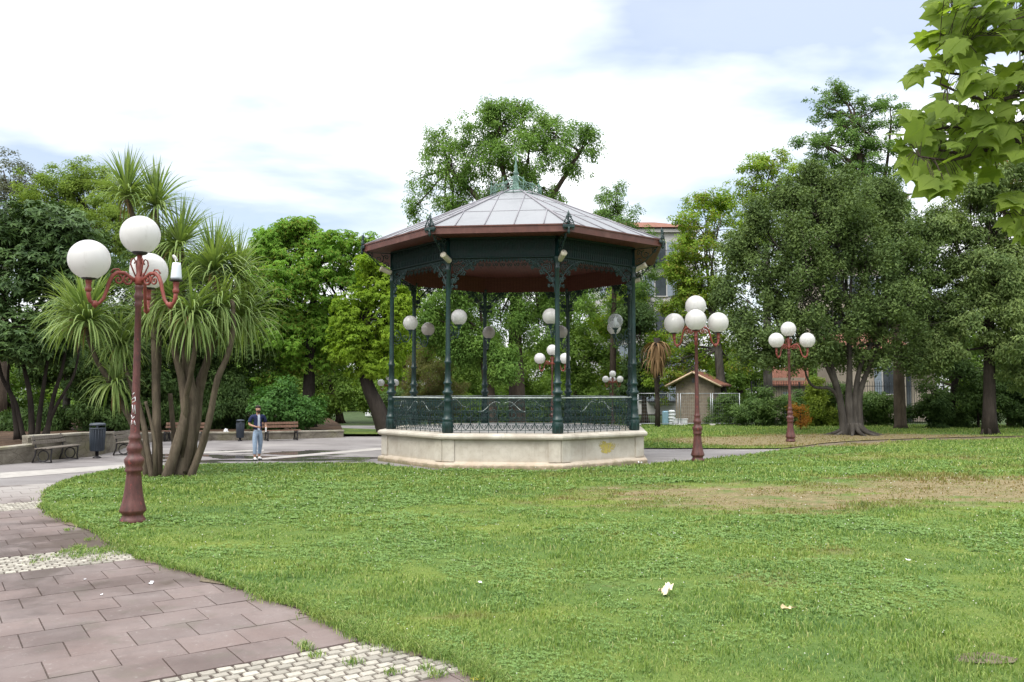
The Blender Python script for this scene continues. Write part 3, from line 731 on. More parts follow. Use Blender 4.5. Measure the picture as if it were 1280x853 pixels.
# verdigris cresting ring with finial
m=MB()
for i in range(8):
    a0=-PI/2+A8*(i+.5); a1=a0+A8
    for u in (0,.5):
        a=a0+(a1-a0)*u; c=Vector((math.cos(a),math.sin(a),0)); tg=Vector((-c.y,c.x,0))
        def pl3(pts): return [c*(.85+p.y)+tg*p.x+Vector((0,0,p.z)) for p in pts]
        hgt=.36 if u==0 else .22
        m.tube(pl3([Vector((0,0,8.58)),Vector((0,0,8.66+hgt))]),.014,4)
        m.lathe([(.001,8.66+hgt),(.03,8.70+hgt),(.001,8.79+hgt)],5,c*.85)
        for s in (-1,1):
            m.tube(pl3(spiral((s*.085,8.76),.08,1.2,PI/2,s,9)),.011,4,cap=False); m.tube(pl3(spiral((s*.06,8.92),.055,1.2,-PI/2,s,8)),.010,4,cap=False)
    cc=[Vector((math.cos(a0)*.85,math.sin(a0)*.85,8.64)),Vector((math.cos(a1)*.85,math.sin(a1)*.85,8.64))]; m.tube(cc,.016,4)
    m.tube([v+Vector((0,0,.2)) for v in cc],.011,4)
    m.tube([Vector((math.cos(a0)*.85,math.sin(a0)*.85,8.9)),Vector((math.cos(a0)*.62,math.sin(a0)*.62,9.02)),Vector((math.cos(a0)*.38,math.sin(a0)*.38,9.12)),Vector((math.cos(a0)*.2,math.sin(a0)*.2,9.3)),Vector((math.cos(a0)*.07,math.sin(a0)*.07,9.36))],.014,4)
m.lathe([(.30,8.82),(.22,8.92),(.12,8.98),(.09,9.2),(.12,9.28),(.07,9.36),(.06,9.42),(.11,9.46),(.06,9.52),(.05,9.66),(.065,9.7),(.03,9.76),(.022,9.95),(.04,9.98),(.015,10.04),(.004,10.22)],10)
m.build('crest_finial',M_verd,BS)
# leaf-shaped ornament on each eave corner
m=MB(); y0=-(RE+.02)
def yz(pts): return [Vector((p.x,y0+p.y-.02,p.z)) for p in pts]
m.bbox((0,y0,6.70),(.34,.10,.10),.02); m.lathe([(.001,6.48),(.03,6.50),(.045,6.56),(.03,6.62),(.05,6.68)],8,(0,y0-.01,0))
m.lathe([(.03,6.75),(.05,6.80),(.03,6.86),(.02,7.0),(.035,7.05),(.001,7.16)],8,(0,y0+.02,0))
for s in (-1,1):
    m.tube(yz(spiral((s*.09,6.84),.075,1.2,PI/2,s,9)),.016,5); m.tube(yz(spiral((s*.06,6.97),.05,1.2,PI/2,s,8)),.013,5)
    m.tube(yz([Vector((s*.16,0,6.74)),Vector((s*.12,0,6.86)),Vector((s*.04,0,6.98)),Vector((0,0,7.1))]),.014,5)
    m.tube(yz(spiral((s*.10,6.66),.06,1.2,-PI/2,s,8)),.014,5)
orn=m.build('corner_ornament',M_green,BS,rot=(0,0,.5*A8))
for k in range(1,8): put(orn,'corner_ornament',BS,k,True)
# loudspeakers clamped near the column heads
m=MB(); y0=-RC-.22; Mr=Matrix.Rotation(R(-68),3,'X')
m.lathe([(.001,-.20),(.075,-.19),(.082,-.17),(.082,.13),(.092,.15),(.092,.19)],14,(.07,y0,5.99),0,True,Mr.inverted())
m.lathe([(.001,.18),(.08,.185)],14,(.07,y0,5.99),1,False,Mr.inverted())
m.tube([(.07,y0,5.99),(.05,-RC-.06,6.02),(.0,-RC-.05,5.9)],.018,5,1)
lsp=m.build('loudspeaker',[M_cream,M_black],BS,rot=(0,0,.5*A8))
for k in range(1,8): put(lsp,'loudspeaker',BS,k,True)
# globe lamps on swan-neck brackets, facing inward
def lamp_arm():
    m=MB(); y=-RC
    def q(pts): return [Vector((0,y+p[0],p[1])) for p in pts]
    m.tube(q([(.06,4.02),(.16,4.10),(.26,4.02),(.30,3.86),(.38,3.74),(.50,3.74),(.58,3.86),(.59,4.02)]),.020,6)
    m.tube([Vector((0,y+p.x,p.z)) for p in spiral((.20,3.84),.12,1.4,PI/2,1,12)],.015,5); m.tube([Vector((0,y+p.x,p.z)) for p in spiral((.44,3.88),.09,1.3,-PI/2,-1,10)],.013,5)
    m.tube(q([(.06,3.7),(.16,3.66),(.3,3.72)]),.015,5)
    m.lathe([(.03,3.98),(.05,4.03),(.04,4.06),(.09,4.10),(.10,4.13)],10,(0,y+.59,0)); return m
arm0=lamp_arm().build('wall_lamp',M_green,BS,rot=(0,0,.5*A8))
def globe(parent, mat, clear=False):
    m=MB(); m.sphere((0,-RC+.59,4.345),.237,24,14,a0=.35); g=m.build('globe',mat,parent)
    return g
# column order by k: k=0 is the front right one (photo 697)
for k in range(8):
    a=arm0 if k==0 else put(arm0,'wall_lamp',BS,k,True)
    if k==1:
        globe(a,M_clear)['label']='clear glass globe with a bare white bulb'
        m=MB(); m.lathe([(.03,4.13),(.035,4.2),(.05,4.24),(.055,4.3),(.05,4.4),(.03,4.46),(.001,4.48)],10,(0,-RC+.59,0)); m.build('bulb',M_bulb,a)
    else: globe(a, M_opal2 if k in (3,4,5) else M_opal)
# ------------------------------------------------------------------ park lamps
def lamp_paint(name,gr):
    k=NT(name); o=k.obj(); n=k.noise(7,k.mapv(o,(1,1,.35)),6,.7)
    col=k.ramp(n,[(.32,(.045,.017,.015)),(.52,(.092,.032,.028)),(.70,(.135,.056,.048))])
    if gr: col=k.mix(k.mr(k.noise(9,k.mapv(o,(1,1,.6),(3,1,2)),5,.7),.60,.66,0,.5),col,(.30,.055,.045))
    col=k.mix(k.mr(k.noise(5,k.mapv(o,(1,1,.5),(1,7,2)),6,.75),.54,.66,0,.6),col,(.045,.027,.025)); col=k.mix(k.mr(k.noise(24,o,5,.7),.58,.68,0,.8),col,(.035,.022,.02)); col=k.mix(k.mr(k.noise(14,k.mapv(o,(1,1,.4),(4,2,9)),6,.8),.62,.70,0,.6),col,(.22,.13,.115))
    return k.done(k.pbsdf(col,.5,.4,0,k.bump(n,.3,.012)))
M_lamp=lamp_paint('maroon_iron_paint',True); M_lamp2=simple('brick_red_paint',(.20,.048,.036),.5,.4,.25,8); M_dark=simple('dark_collar',(.03,.028,.03),.5,.4)
M_tag=simple('white_marker_scrawl',(.7,.7,.72),.6,.3,.1)
M_silver=simple('frosted_bulb',(.62,.66,.72),.25,.6,.05)
def pole_mesh():
    m=MB()
    prof=[(.20,0),(.205,.04),(.185,.08),(.16,.12),(.165,.15),(.205,.19),(.205,.22),(.175,.32),(.15,.45),(.128,.62),(.118,.75),(.112,.82),(.135,.84),(.14,.87),(.125,.90),(.14,.95),(.155,1.0),(.155,1.04),(.13,1.07),(.10,1.11),(.105,1.15),(.122,1.20),(.122,1.24),(.095,1.28),(.082,1.34),(.095,1.37),(.10,1.40),(.08,1.43),(.074,1.48),(.062,2.0),(.055,2.8),(.048,3.55),(.07,3.58),(.055,3.62),(.06,3.68),(.075,3.72),(.07,3.76),(.052,3.80),(.06,3.86),(.07,3.89),(.05,3.92)]
    m.lathe(prof,14)
    return m
def head_mesh():
    m=MB(); m.lathe([(.05,3.92),(.075,3.95),(.075,4.05),(.05,4.1),(.046,4.2),(.042,4.42)],10)
    m.lathe([(.045,4.42),(.10,4.435),(.125,4.46),(.125,4.475),(.05,4.48)],14,mi=1)
    for k in range(4):
        a=k*PI/2+PI/4; c,s=math.cos(a),math.sin(a)
        def q(pts): return [Vector((p.x*c,p.x*s,p.z)) for p in pts]
        m.tube(q([Vector((.04,0,4.02)),Vector((.10,0,4.15)),Vector((.145,0,4.26)),Vector((.13,0,4.34)),Vector((.09,0,4.36)),Vector((.065,0,4.31)),Vector((.085,0,4.27))]),.013,5)
    return m
def arm_mesh():
    m=MB(); X=.905; D=-.09
    pts=[(.05,3.97),(.14,4.03),(.26,4.10),(.38,4.10),(.46,4.04),(.515,3.93),(.55,3.80),(.60,3.66),(.67,3.575),(.75,3.555),(.82,3.60),(.85,3.69),(.855,3.79)]
    m.tube([Vector((x*X,0,z)) for x,z in pts],[.03,.03,.032,.034,.034,.032,.03,.028,.028,.03,.032,.034,.036],7)
    m.tube([Vector((p.x*X,0,p.z)) for p in spiral((.19,3.99),.10,1.5,PI/2,-1,14)],.020,6)
    m.tube([Vector((p.x*X,0,p.z-.04)) for p in spiral((.36,4.02),.085,1.4,PI*.5,1,12)],.016,5)
    m.tube([Vector((.30*X,0,4.08)),Vector((.36*X,0,4.16)),Vector((.44*X,0,4.15)),Vector((.49*X,0,4.09))],.014,5)
    m.lathe([(.03,3.60+D),(.05,3.63+D),(.05,3.67+D),(.03,3.7+D)],8,(.74*X,0,0)); m.lathe([(.001,3.575+D),(.025,3.6+D),(.03,3.63+D)],8,(.74*X,0,0))
    m.lathe([(.04,3.84+D),(.052,3.86+D),(.052,3.90+D),(.04,3.92+D),(.046,3.99+D),(.055,4.01+D),(.045,4.03+D)],10,(.774,0,0))
    m.lathe([(.045,4.03+D),(.10,4.04+D),(.115,4.06+D),(.05,4.065+D)],12,(.774,0,0),1); return m
m=MB(); m.sphere((0,0,0),.318,32,18,a0=.32); GL=m.build('globe',M_opal)
GME=GL.data; bpy.data.objects.remove(GL)
def globe_at(parent,x,z,name='globe',sc=1.0):
    o=bpy.data.objects.new(name,GME); COL.objects.link(o); o.parent=parent; o.location=(x,0,z); o.scale=(sc,)*3; return o
POLE=HEAD=ARM=None
def park_lamp(loc,angles,label,broken=None,sc=1.0,graf=False):
    global POLE,HEAD,ARM
    t=thing('park_lamp',label,'street lamp',loc,0,'globe lamps on maroon posts'); t.scale=(sc,)*3
    if POLE is None:
        p=pole_mesh().build('pole',M_lamp,t); h=head_mesh().build('lamp_head',[M_lamp2,M_dark],t); POLE,HEAD=p.data,h.data
        a0=arm_mesh().build('lamp_arm',[M_lamp2,M_dark],t); ARM=a0.data; bpy.data.objects.remove(a0)
    else:
        p=bpy.data.objects.new('pole',POLE); h=bpy.data.objects.new('lamp_head',HEAD)
        for o in (p,h): COL.objects.link(o); o.parent=t
    globe_at(h,0,4.765)
    for i,a in enumerate(angles):
        o=bpy.data.objects.new('lamp_arm',ARM); COL.objects.link(o); o.parent=t; o.rotation_euler=(0,0,R(a))
        if i==broken:
            o['label']='arm without its globe, bare bulb showing'
            m=MB(); m.lathe([(.075,3.978),(.088,4.0),(.088,4.02),(.07,4.21),(.062,4.25),(.001,4.255)],14,(.774,0,0)); m.build('bulb',M_silver,o)
            m=MB(); m.lathe([(.001,-.006),(.06,-.004),(.06,.004),(.001,.006)],12,(.72,.02,4.34),M=Matrix.Rotation(R(-50),3,'X')@Matrix.Rotation(R(20),3,'Y')); m.tube([(.72,.02,4.34),(.75,.01,4.24)],.006,4); m.build('reflector_disc',M_bulb,o)
        else: globe_at(o,.774,4.265)
    if graf:
        m=MB(); rnd=random.Random(5)
        def q(u,z): a=-PI/2-.1+u/.066; return Vector((.0675*math.cos(a),.0675*math.sin(a),z))
        for pts in ([(-.03,2.02),(.02,2.06),(.03,2.0),(-.02,1.97)],[(-.02,1.93),(.0,1.80),(.02,1.93),(.03,1.78)],[(-.035,1.76),(-.01,1.70),(.02,1.74)],[(-.03,1.60),(-.02,1.68)],[(.0,1.62),(.02,1.67),(.035,1.6)],[(-.02,2.10),(.01,2.13)]):
            m.tube([q(u,z) for u,z in pts],.0075,4)
        m.build('scrawl',M_tag,p)
    return t
park_lamp((-6.22,13.70,.03),(103,222,340),'large maroon lamp post in the near lawn with one bare bulb and three white globes',2,1,True)
park_lamp((5.66,25.35,.03),(257,137,17),'maroon lamp post with four white globes right of the bandstand')
park_lamp((11.77,35.1,.03),(212,326),'maroon lamp post with three globes standing just left of the broad dark oak')
park_lamp((2.09,43,-.0),(200,340),'maroon globe lamp seen through the bandstand beside its front right column',None,.90)
park_lamp((6.45,53,0),(85,205,325),'small far maroon globe lamp seen just above the bandstand railing at right',None,.68)
park_lamp((-6.75,45.5,.05),(85,205,325),'small globe lamp behind the leaning chestnut trunk left of the bandstand',None,.60)
# ------------------------------------------------------------------ trees and shrubs
def unit(a): return a/np.maximum(np.linalg.norm(a,axis=-1,keepdims=True),1e-9)
def leaf_quads(C, A, N, Ln, Wd, fold):
    B=unit(np.cross(N,A)); N=np.cross(A,B)
    Ln=Ln[:,None]; Wd=Wd[:,None]
    m=C+A*Ln*.45
    return np.stack([C, m+B*Wd*.5+N*fold*Ln, C+A*Ln, m-B*Wd*.5+N*fold*Ln],1)
def crown_leaves(lobes, rg, cr=.55, L=.2, Wd=.1, cover=.9, lai=1.5, up=.7, droop=.25, inner=.45, whorl=1, flat=.75, hang=0.0, zmin=-9, ns=.25, boughs=6, shoots=.16):
    if boughs:
        nl_=[]
        for c,r in lobes:
            k=boughs if max(r)>.9 else max(3,boughs-3)
            nl_.append((c,r*.62))
            for _ in range(k):
                d=unit(rg.normal(size=3)); f=rg.uniform(.34,.56)
                nl_.append((c+d*r*(1.02-f*.75),r*f*rg.uniform(.85,1.2,3)))
        lobes=nl_
    cl=[]; cdir=[]; shs=[]
    LC=np.array([l[0] for l in lobes]); LR=np.array([l[1] for l in lobes])
    for c,r in zip(LC,LR):
        rm=(r[0]*r[1]*r[2])**(1/3)
        n=max(5,int(cover*(1.9 if boughs else 4)*(rm/cr)**2))
        d=unit(rg.normal(size=(n,3))); u=rg.rand(n)
        rad=inner+(1-inner)*u**.5
        nz=1+ns*np.sin(d[:,0]*5+c[0])*np.cos(d[:,2]*6+c[2])+rg.normal(0,.07,n)
        sh_=rg.rand(n)<shoots; rad=np.where(sh_,rg.uniform(1.0,1.0+.42/max(rm,.45)**.5,n),rad)
        p=c+d*r*(rad*nz)[:,None]; 
        q=np.linalg.norm((p[:,None,:]-LC[None])/LR[None],axis=2).min(1)
        keep=(q>.5)|(rg.rand(n)<.22); keep&=p[:,2]>zmin
        shs.append(sh_[keep]); cl.append(p[keep]); cdir.append(unit(d*np.array([1,1,.8]))[keep])
    cl=np.concatenate(cl); cdir=np.concatenate(cdir); nc=len(cl)
    rr=cr*rg.uniform(.55,1.35,nc)*np.where(np.concatenate(shs),.55,1.0)
    nl=np.maximum(4,(lai*PI*rr**2/(.5*L*Wd)/whorl)).astype(int)
    idx=np.repeat(np.arange(nc),nl); n=len(idx)
    g=unit(rg.normal(size=(n,3))); rad=rg.rand(n)**.45
    off=g*rad[:,None]*rr[idx][:,None]*np.array([1.1,1.1,flat])
    if hang: off[:,2]-=hang*rg.rand(n)**1.5*rr[idx]*2
    C=cl[idx]+off
    N=unit(cdir[idx]*.55+g*.65+np.array([0,0,up])+rg.normal(0,.38,(n,3)))
    A=unit(np.cross(N,unit(rg.normal(size=(n,3))))+cdir[idx]*.35+np.array([0,0,-droop]))
    if whorl>1:
        T=unit(np.cross(N,unit(rg.normal(size=(n,3))))); B=np.cross(N,T)
        k=np.tile(np.arange(whorl),n); ii=np.repeat(np.arange(n),whorl)
        ang=k*(2*PI/whorl)*.92+rg.normal(0,.15,len(k))
        A=unit(T[ii]*np.cos(ang)[:,None]+B[ii]*np.sin(ang)[:,None]-N[ii]*.25+np.array([0,0,-droop]))
        C=C[ii]; N=unit(N[ii]+A*.2)
    m=len(C)
    return leaf_quads(C,A,N,L*rg.uniform(.65,1.25,m),Wd*rg.uniform(.7,1.2,m),.12), cl
def quads_object(name,Q,mat,parent):
    n=len(Q); return np_object(name,Q.reshape(-1,3),np.full(n,4),np.arange(n*4),[mat],parent)
LEAFN=[0]
def limb(m, a, b, r0, r1, rnd, n=6, sag=.12, sides=6):
    a=Vector(a); b=Vector(b); d=(b-a).length; o=[]
    j=Vector((rnd.uniform(-1,1),rnd.uniform(-1,1),rnd.uniform(-.2,.6)))*d*sag
    for i in range(n+1):
        u=i/n; o.append(a.lerp(b,u)+j*math.sin(u*PI)+Vector((rnd.uniform(-1,1),rnd.uniform(-1,1),0))*d*.012)
    m.tube(o,[r0+(r1-r0)*(i/n)**.8 for i in range(n+1)],sides); return o
def tree(name,label,cat,Y,base,lobes,leafm,barkm,tr=.25,fork=.45,group=None,seed=1,stems=None,z0=0.0,twigs=10,lean=None,crown='crown',depth=.85,roots=0,**kw):
    """base=(px,py|None); lobes=(px,py,rx,ry[,dY]) read off the photo at distance Y"""
    rnd=random.Random(seed); rg=np.random.RandomState(seed)
    B=P(base[0],500,Y); B.z=z0
    root=thing(name,label,cat,B,0,group)
    k=Y/F; LB=[]
    for l in lobes:
        dy=l[4] if len(l)>4 else rnd.uniform(-.5,.5)*l[2]*k*.9
        c=P(l[0],l[1],Y+dy); LB.append((np.array(c),np.array([l[2]*k,max(l[2],l[3])*k*depth,l[3]*k])))
    Q,cl=crown_leaves(LB,rg,**kw)
    Q=Q-np.array(B)[None,None]; LEAFN[0]+=len(Q)
    quads_object(crown,Q,leafm,root)
    m=MB(); zc=[lb[0] for lb in LB]; mean=sum(zc)/len(zc)
    zlow=min(lb[0][2]-lb[1][2] for lb in LB); ztop=max(lb[0][2] for lb in LB)
    O=Vector(B)
    ends=[]
    if stems:
        for s in stems:
            pts=[P(q[0],q[1],Y+(q[2] if len(q)>2 else 0))-O for q in s[1:]]; 
            if pts[0].z<.6: pts[0].z=-.1
            rs=[s[0]*(1-.62*i/(len(pts)-1)) for i in range(len(pts))]
            sm=smooth3(pts,4); rs2=[rs[0]+(rs[-1]-rs[0])*i/(len(sm)-1) for i in range(len(sm))]
            rs2[0]*=1.35
            m.tube(sm,rs2,8); ends.append((sm[-1],rs2[-1]))
    else:
        H=zlow+(ztop-zlow)*fork-z0; H=max(H,1.2)
        tx=(mean[0]-O.x)*.35 if lean is None else lean; ty=(mean[1]-O.y)*.3
        pts=[Vector((tx*(i/6)**1.3+rnd.uniform(-.03,.03),ty*(i/6)**1.3,H*i/6)) for i in range(7)]; pts[0].z=-.2
        m.tube(pts,[tr*1.45,tr*1.05,tr*.95,tr*.88,tr*.82,tr*.76,tr*.7],9); ends=[(pts[-1],tr*.62),(pts[4],tr*.45),(pts[5],tr*.5)]
        for kk in range(5):
            a=kk*2*PI/5+rnd.random(); m.tube([Vector((math.cos(a)*tr*1.9,math.sin(a)*tr*1.9,-.12)),Vector((math.cos(a)*tr*1.1,math.sin(a)*tr*1.1,.12)),Vector((math.cos(a)*tr*.6,math.sin(a)*tr*.6,.7))],[tr*.25,tr*.4,tr*.3],6)
    for q in range(roots):
        a=q*2*PI/roots+rnd.uniform(-.3,.3); ll=rnd.uniform(.7,1.5); pts=[Vector((math.cos(a)*d_*ll,math.sin(a)*d_*ll,z_)) for d_,z_ in ((.25,.55),(.45,.25),(.8,.08),(1.3,-.06))]
        m.tube(smooth3(pts,3),[.15-.0115*i for i in range(10)],7)
    clv=cl-np.array(B)
    for c,r in LB:
        c=Vector(c)-O
        e,er=min(ends,key=lambda q:(q[0]-c).length+max(0,q[0].z-c.z)*.6)
        rr=min(er,.05+.035*float(r.mean()))
        pth=limb(m,e,c,rr,rr*.35,rnd,6,.10,6)
        dd=np.linalg.norm(clv-np.array(c),axis=1); near=np.where(dd<float(r.max())*1.1)[0]
        rnd2=list(near); rnd.shuffle(rnd2)
        for i in rnd2[:twigs]: limb(m,pth[rnd.choice((3,4,5,6))],clv[i],rr*.32,.012,rnd,4,.12,4)
    m.build('trunk',barkm,root)
    return root
def smooth3(pts,k=4):
    o=[];n=len(pts)
    for i in range(n-1):
        p0,p1,p2,p3=[pts[max(0,min(n-1,j))] for j in (i-1,i,i+1,i+2)]
        for q in range(k):
            u=q/k; o.append(.5*((2*p1)+(p2-p0)*u+(2*p0-5*p1+4*p2-p3)*u*u+(3*p1-p0-3*p2+p3)*u**3))
    o.append(pts[-1]); return o
# foliage colours
F_mag=foliage('magnolia_leaf',(0.026,0.058,0.026),(0.092,0.167,0.055),.12,.38,.45,.5)
F_dark=foliage('shade_leaf',(0.022,0.051,0.020),(0.071,0.126,0.040),.25)
F_grey=foliage('grey_leaf',(0.072,0.090,0.078),(0.156,0.186,0.156),.25)
F_feather=foliage('feathery_leaf',(0.090,0.160,0.040),(0.225,0.325,0.080),.4)
F_chest=foliage('chestnut_leaf',(0.069,0.174,0.028),(0.211,0.395,0.063),.4,.45,.3,.4,(.20,.23,.04))
F_lime=foliage('lime_leaf',(0.095,0.189,0.020),(0.240,0.366,0.045),.45,.45,.3,.5)
F_big=foliage('pagoda_leaf',(0.061,0.140,0.036),(0.172,0.296,0.076),.35,.5,.25,.4)
F_plane=foliage('plane_leaf',(0.094,0.180,0.026),(0.238,0.374,0.058),.42,.5,.3,.4,(.26,.25,.05))
F_oak=foliage('holm_oak_leaf',(0.038,0.072,0.030),(0.128,0.196,0.070),.2,.45,.3,.55)
F_tall=foliage('tall_tree_leaf',(0.058,0.133,0.043),(0.156,0.264,0.086),.3)
F_right=foliage('broad_grey_green_leaf',(0.053,0.101,0.039),(0.202,0.281,0.116),.3,.45,.35,.5)
F_mid=foliage('mid_green_leaf',(0.062,0.133,0.031),(0.173,0.274,0.066),.38)
F_weep=foliage('tamarisk_leaf',(0.072,0.096,0.043),(0.156,0.180,0.074),.4,.6,.2,.9,(.16,.10,.07))
F_hedge=foliage('hedge_leaf',(0.036,0.085,0.029),(0.114,0.191,0.059),.25,.42,.4,.6)
F_hedge2=foliage('yellow_hedge_leaf',(.075,.13,.02),(.18,.25,.045),.35)
F_orange=foliage('turning_leaf',(.26,.12,.03),(.36,.2,.06),.4)
F_bush=foliage('bright_shrub_leaf',(0.031,0.102,0.024),(0.090,0.198,0.054),.3,.4,.4,.8)
F_fan=foliage('palm_leaf',(.05,.09,.02),(.13,.18,.05),.3)
B_dark=bark('dark_bark',(.022,.018,.015),(.055,.045,.038)); B_grey=bark('grey_bark',(.052,.048,.042),(.155,.142,.125)); B_oak=bark('oak_bark',(.034,.030,.026),(.120,.108,.094)); B_brown=bark('brown_bark',(.045,.034,.026),(.11,.085,.065))
B_cord=bark('cordyline_bark',(.065,.050,.037),(.180,.145,.105),9)

# ---- left side
tree('magnolia','glossy dark magnolia on thin black stems at the left edge behind the low wall','tree',30.5,(40,545),
 [(-25,310,60,50),(35,285,50,32),(85,292,32,24),(15,345,80,45),(85,340,45,45),(10,410,75,45),(78,400,42,38),(-30,400,50,60),(105,330,22,30),(20,440,50,20),(70,432,36,18)],
 F_mag,B_dark,seed=3,z0=.5,cr=.5,L=.24,Wd=.095,whorl=6,lai=1.7,up=.9,droop=-.1,cover=1.35,
 stems=[(.11,(22,545),(16,500),(2,470),(-5,430)),(.12,(40,547),(38,500),(30,460),(20,420)),(.10,(46,548),(52,500),(58,460),(62,430)),(.09,(30,546),(20,505),(10,480),(14,430)),(.10,(58,546),(66,500),(78,460),(84,420)),(.08,(52,546),(72,505),(92,470),(100,430))])
tree('pale_tree','grey green round tree far behind at the top left corner of the tree line','tree',62,(2,530),[(3,213,30,22),(32,226,18,16),(-5,250,40,30),(20,250,30,30),(0,300,40,50)],F_grey,B_brown,.3,seed=4,boughs=0,shoots=.3,cr=.6,L=.22,Wd=.1,lai=1.1)
tree('feathery_tree','light green feathery tree behind the cordyline and the near lamp','tree',44,(120,535),[(60,240,35,28),(85,222,35,20),(108,217,22,15),(120,245,45,30),(150,250,35,35),(90,280,60,35),(150,300,45,45),(60,290,40,40),(185,320,40,50),(215,345,35,50)],F_feather,B_brown,.26,seed=5,cr=.45,ns=.4,L=.17,Wd=.06,lai=1.4,cover=1.0,shoots=.3,boughs=0,droop=.5)
tree('shade_tree','dense dark tree with a pale fork trunk behind the wall left of the litter bin','tree',40,(83,545),[(110,350,70,55),(165,370,60,60),(95,410,60,50),(150,440,60,45),(70,440,50,40),(200,420,50,60),(130,480,55,25)],F_dark,B_grey,.28,seed=6,z0=.5,cr=.65,L=.2,Wd=.09,lai=1.7,cover=1.1,stems=[(.22,(83,548),(83,505),(84,480),(78,440)),(.16,(83,500),(88,475),(98,450))])
tree('shade_tree','dense dark tree directly behind the fan of cordyline stems','tree',43,(262,540),[(240,360,60,55),(285,390,50,60),(230,430,60,50),(290,450,45,45),(260,480,60,30),(315,430,35,50),(320,360,25,40)],F_dark,B_dark,.25,seed=7,z0=.4,cr=.65,L=.2,Wd=.09,lai=1.7,cover=1.1)
for i,(px,py,rx,ry,lb) in enumerate(((40,535,45,22,'low dark shrub at the foot of the magnolia stems'),(140,525,40,28,'dark shrub behind the wall between the big bin and the near lamp post'),(205,520,36,32,'dark shrub behind the wall and behind the slatted bench'),(278,512,34,34,'dark drooping shrub on the wall between cordyline and small bin'))):
    tree('dark_shrub',lb,'shrub',39+i*.6,(px,540),[(px,py-12,rx,ry),(px-20,py,rx*.7,ry*.8),(px+20,py-4,rx*.7,ry*.8)],F_dark,B_dark,.05,.3,'dark shrubs behind the low wall',20+i,z0=.35,crown='foliage',cr=.45,L=.22,Wd=.06,lai=1.6,cover=1.1,twigs=4,droop=.7)
tree('flowering_shrub','bright green broad shrub with white blossoms behind the walking man','shrub',39.5,(352,538),[(352,505,34,22),(330,515,25,20),(375,512,28,20),(355,490,22,14),(395,520,18,14)],F_bush,B_dark,.06,.3,None,31,z0=.35,crown='foliage',cr=.4,L=.17,Wd=.085,lai=1.8,cover=1.2,twigs=4)
tree('chestnut_tree','tall round chestnut with a straight dark trunk between cordyline and bandstand','tree',43,(386,536),
 [(345,325,32,32),(380,300,38,22),(425,312,42,24),(400,345,62,35),(350,375,46,40),(430,365,45,40),(395,405,58,38),(345,430,32,30),(435,415,36,30),(372,288,22,10),(322,350,24,40),(385,445,40,22),(360,340,50,40),(415,395,40,40),(330,310,22,22),(455,320,26,26),(365,420,40,30),(338,465,26,22)],
 F_chest,B_dark,.36,.5,seed=8,z0=.3,cr=.5,L=.2,Wd=.08,whorl=5,lai=1.7,droop=.45,cover=1.25,ns=.3,stems=[(.38,(386,538),(386,490),(388,440),(392,380),(395,330))])
tree('chestnut_tree','yellow green chestnut with a thick leaning trunk at the left corner of the bandstand','tree',41,(482,540),
 [(468,355,32,28),(450,395,35,32),(478,400,30,35),(485,345,22,22),(440,430,28,24),(478,445,26,28),(455,450,28,20),(495,380,18,30),(462,330,18,14)],
 F_lime,B_dark,.4,.5,seed=9,cr=.5,L=.2,Wd=.085,whorl=5,lai=1.6,droop=.45,cover=1.15,ns=.3,stems=[(.46,(484,543),(472,510),(459,480),(452,440),(458,400))])
# ---- behind the bandstand
tree('pagoda_tree','tall spreading tree rising above the bandstand roof','tree',48,(646,532),
 [(548,178,26,22),(566,205,30,24),(528,222,20,11),(522,256,13,16),(602,160,32,28),(625,140,28,20),(655,150,34,20),(690,165,34,22),(738,175,16,20),(716,196,24,20),(660,190,46,30),(612,205,42,34),(590,250,44,18),(556,258,22,16),(690,245,22,16),(640,240,38,18),(735,162,10,10),(650,128,20,9),(620,126,14,9),
  (600,340,46,36),(655,360,52,42),(705,360,40,42),(625,400,36,28),(675,415,34,28),(580,385,28,30)],
 F_big,B_brown,.46,.35,seed=10,cr=.44,L=.18,Wd=.072,lai=1.45,droop=.55,hang=.7,cover=1.0,boughs=0,shoots=.24,ns=.35,twigs=12,stems=[(.52,(647,534),(646,480),(644,430),(646,350),(650,270),(655,215)),(.24,(645,340),(620,280),(590,240),(560,210)),(.24,(648,320),(675,270),(700,230),(725,190)),(.2,(648,270),(630,220),(620,170))])
tree('shade_tree','dark leafy tree with a short thick trunk behind the back left of the bandstand','tree',45,(614,534),[(572,385,30,34),(600,430,30,26),(560,430,28,26),(590,360,36,30),(628,450,22,18),(545,400,22,30)],F_big,B_brown,.36,.5,seed=12,cr=.55,L=.19,Wd=.08,lai=1.5,droop=.5,hang=.4)
tree('young_tree','dark green pointed tree just right of the bandstand roof, in front of the white block','tree',60,(766,532),[(770,240,14,10),(762,255,22,14),(772,272,32,18),(745,285,22,14),(795,300,26,18),(768,310,38,28),(750,340,40,28),(800,345,26,30),(790,400,30,40)],F_tall,B_brown,.25,seed=13,cr=.5,L=.2,Wd=.08,lai=1.2,boughs=0,shoots=.35)
tree('tamarisk','pinkish feathery bush behind the left rear columns of the bandstand','shrub',52,(537,534),[(535,465,36,34),(525,500,34,26),(555,495,28,26)],F_weep,B_brown,.09,.4,seed=14,crown='foliage',cr=.5,L=.2,Wd=.035,lai=1.5,up=.9,droop=-.3)
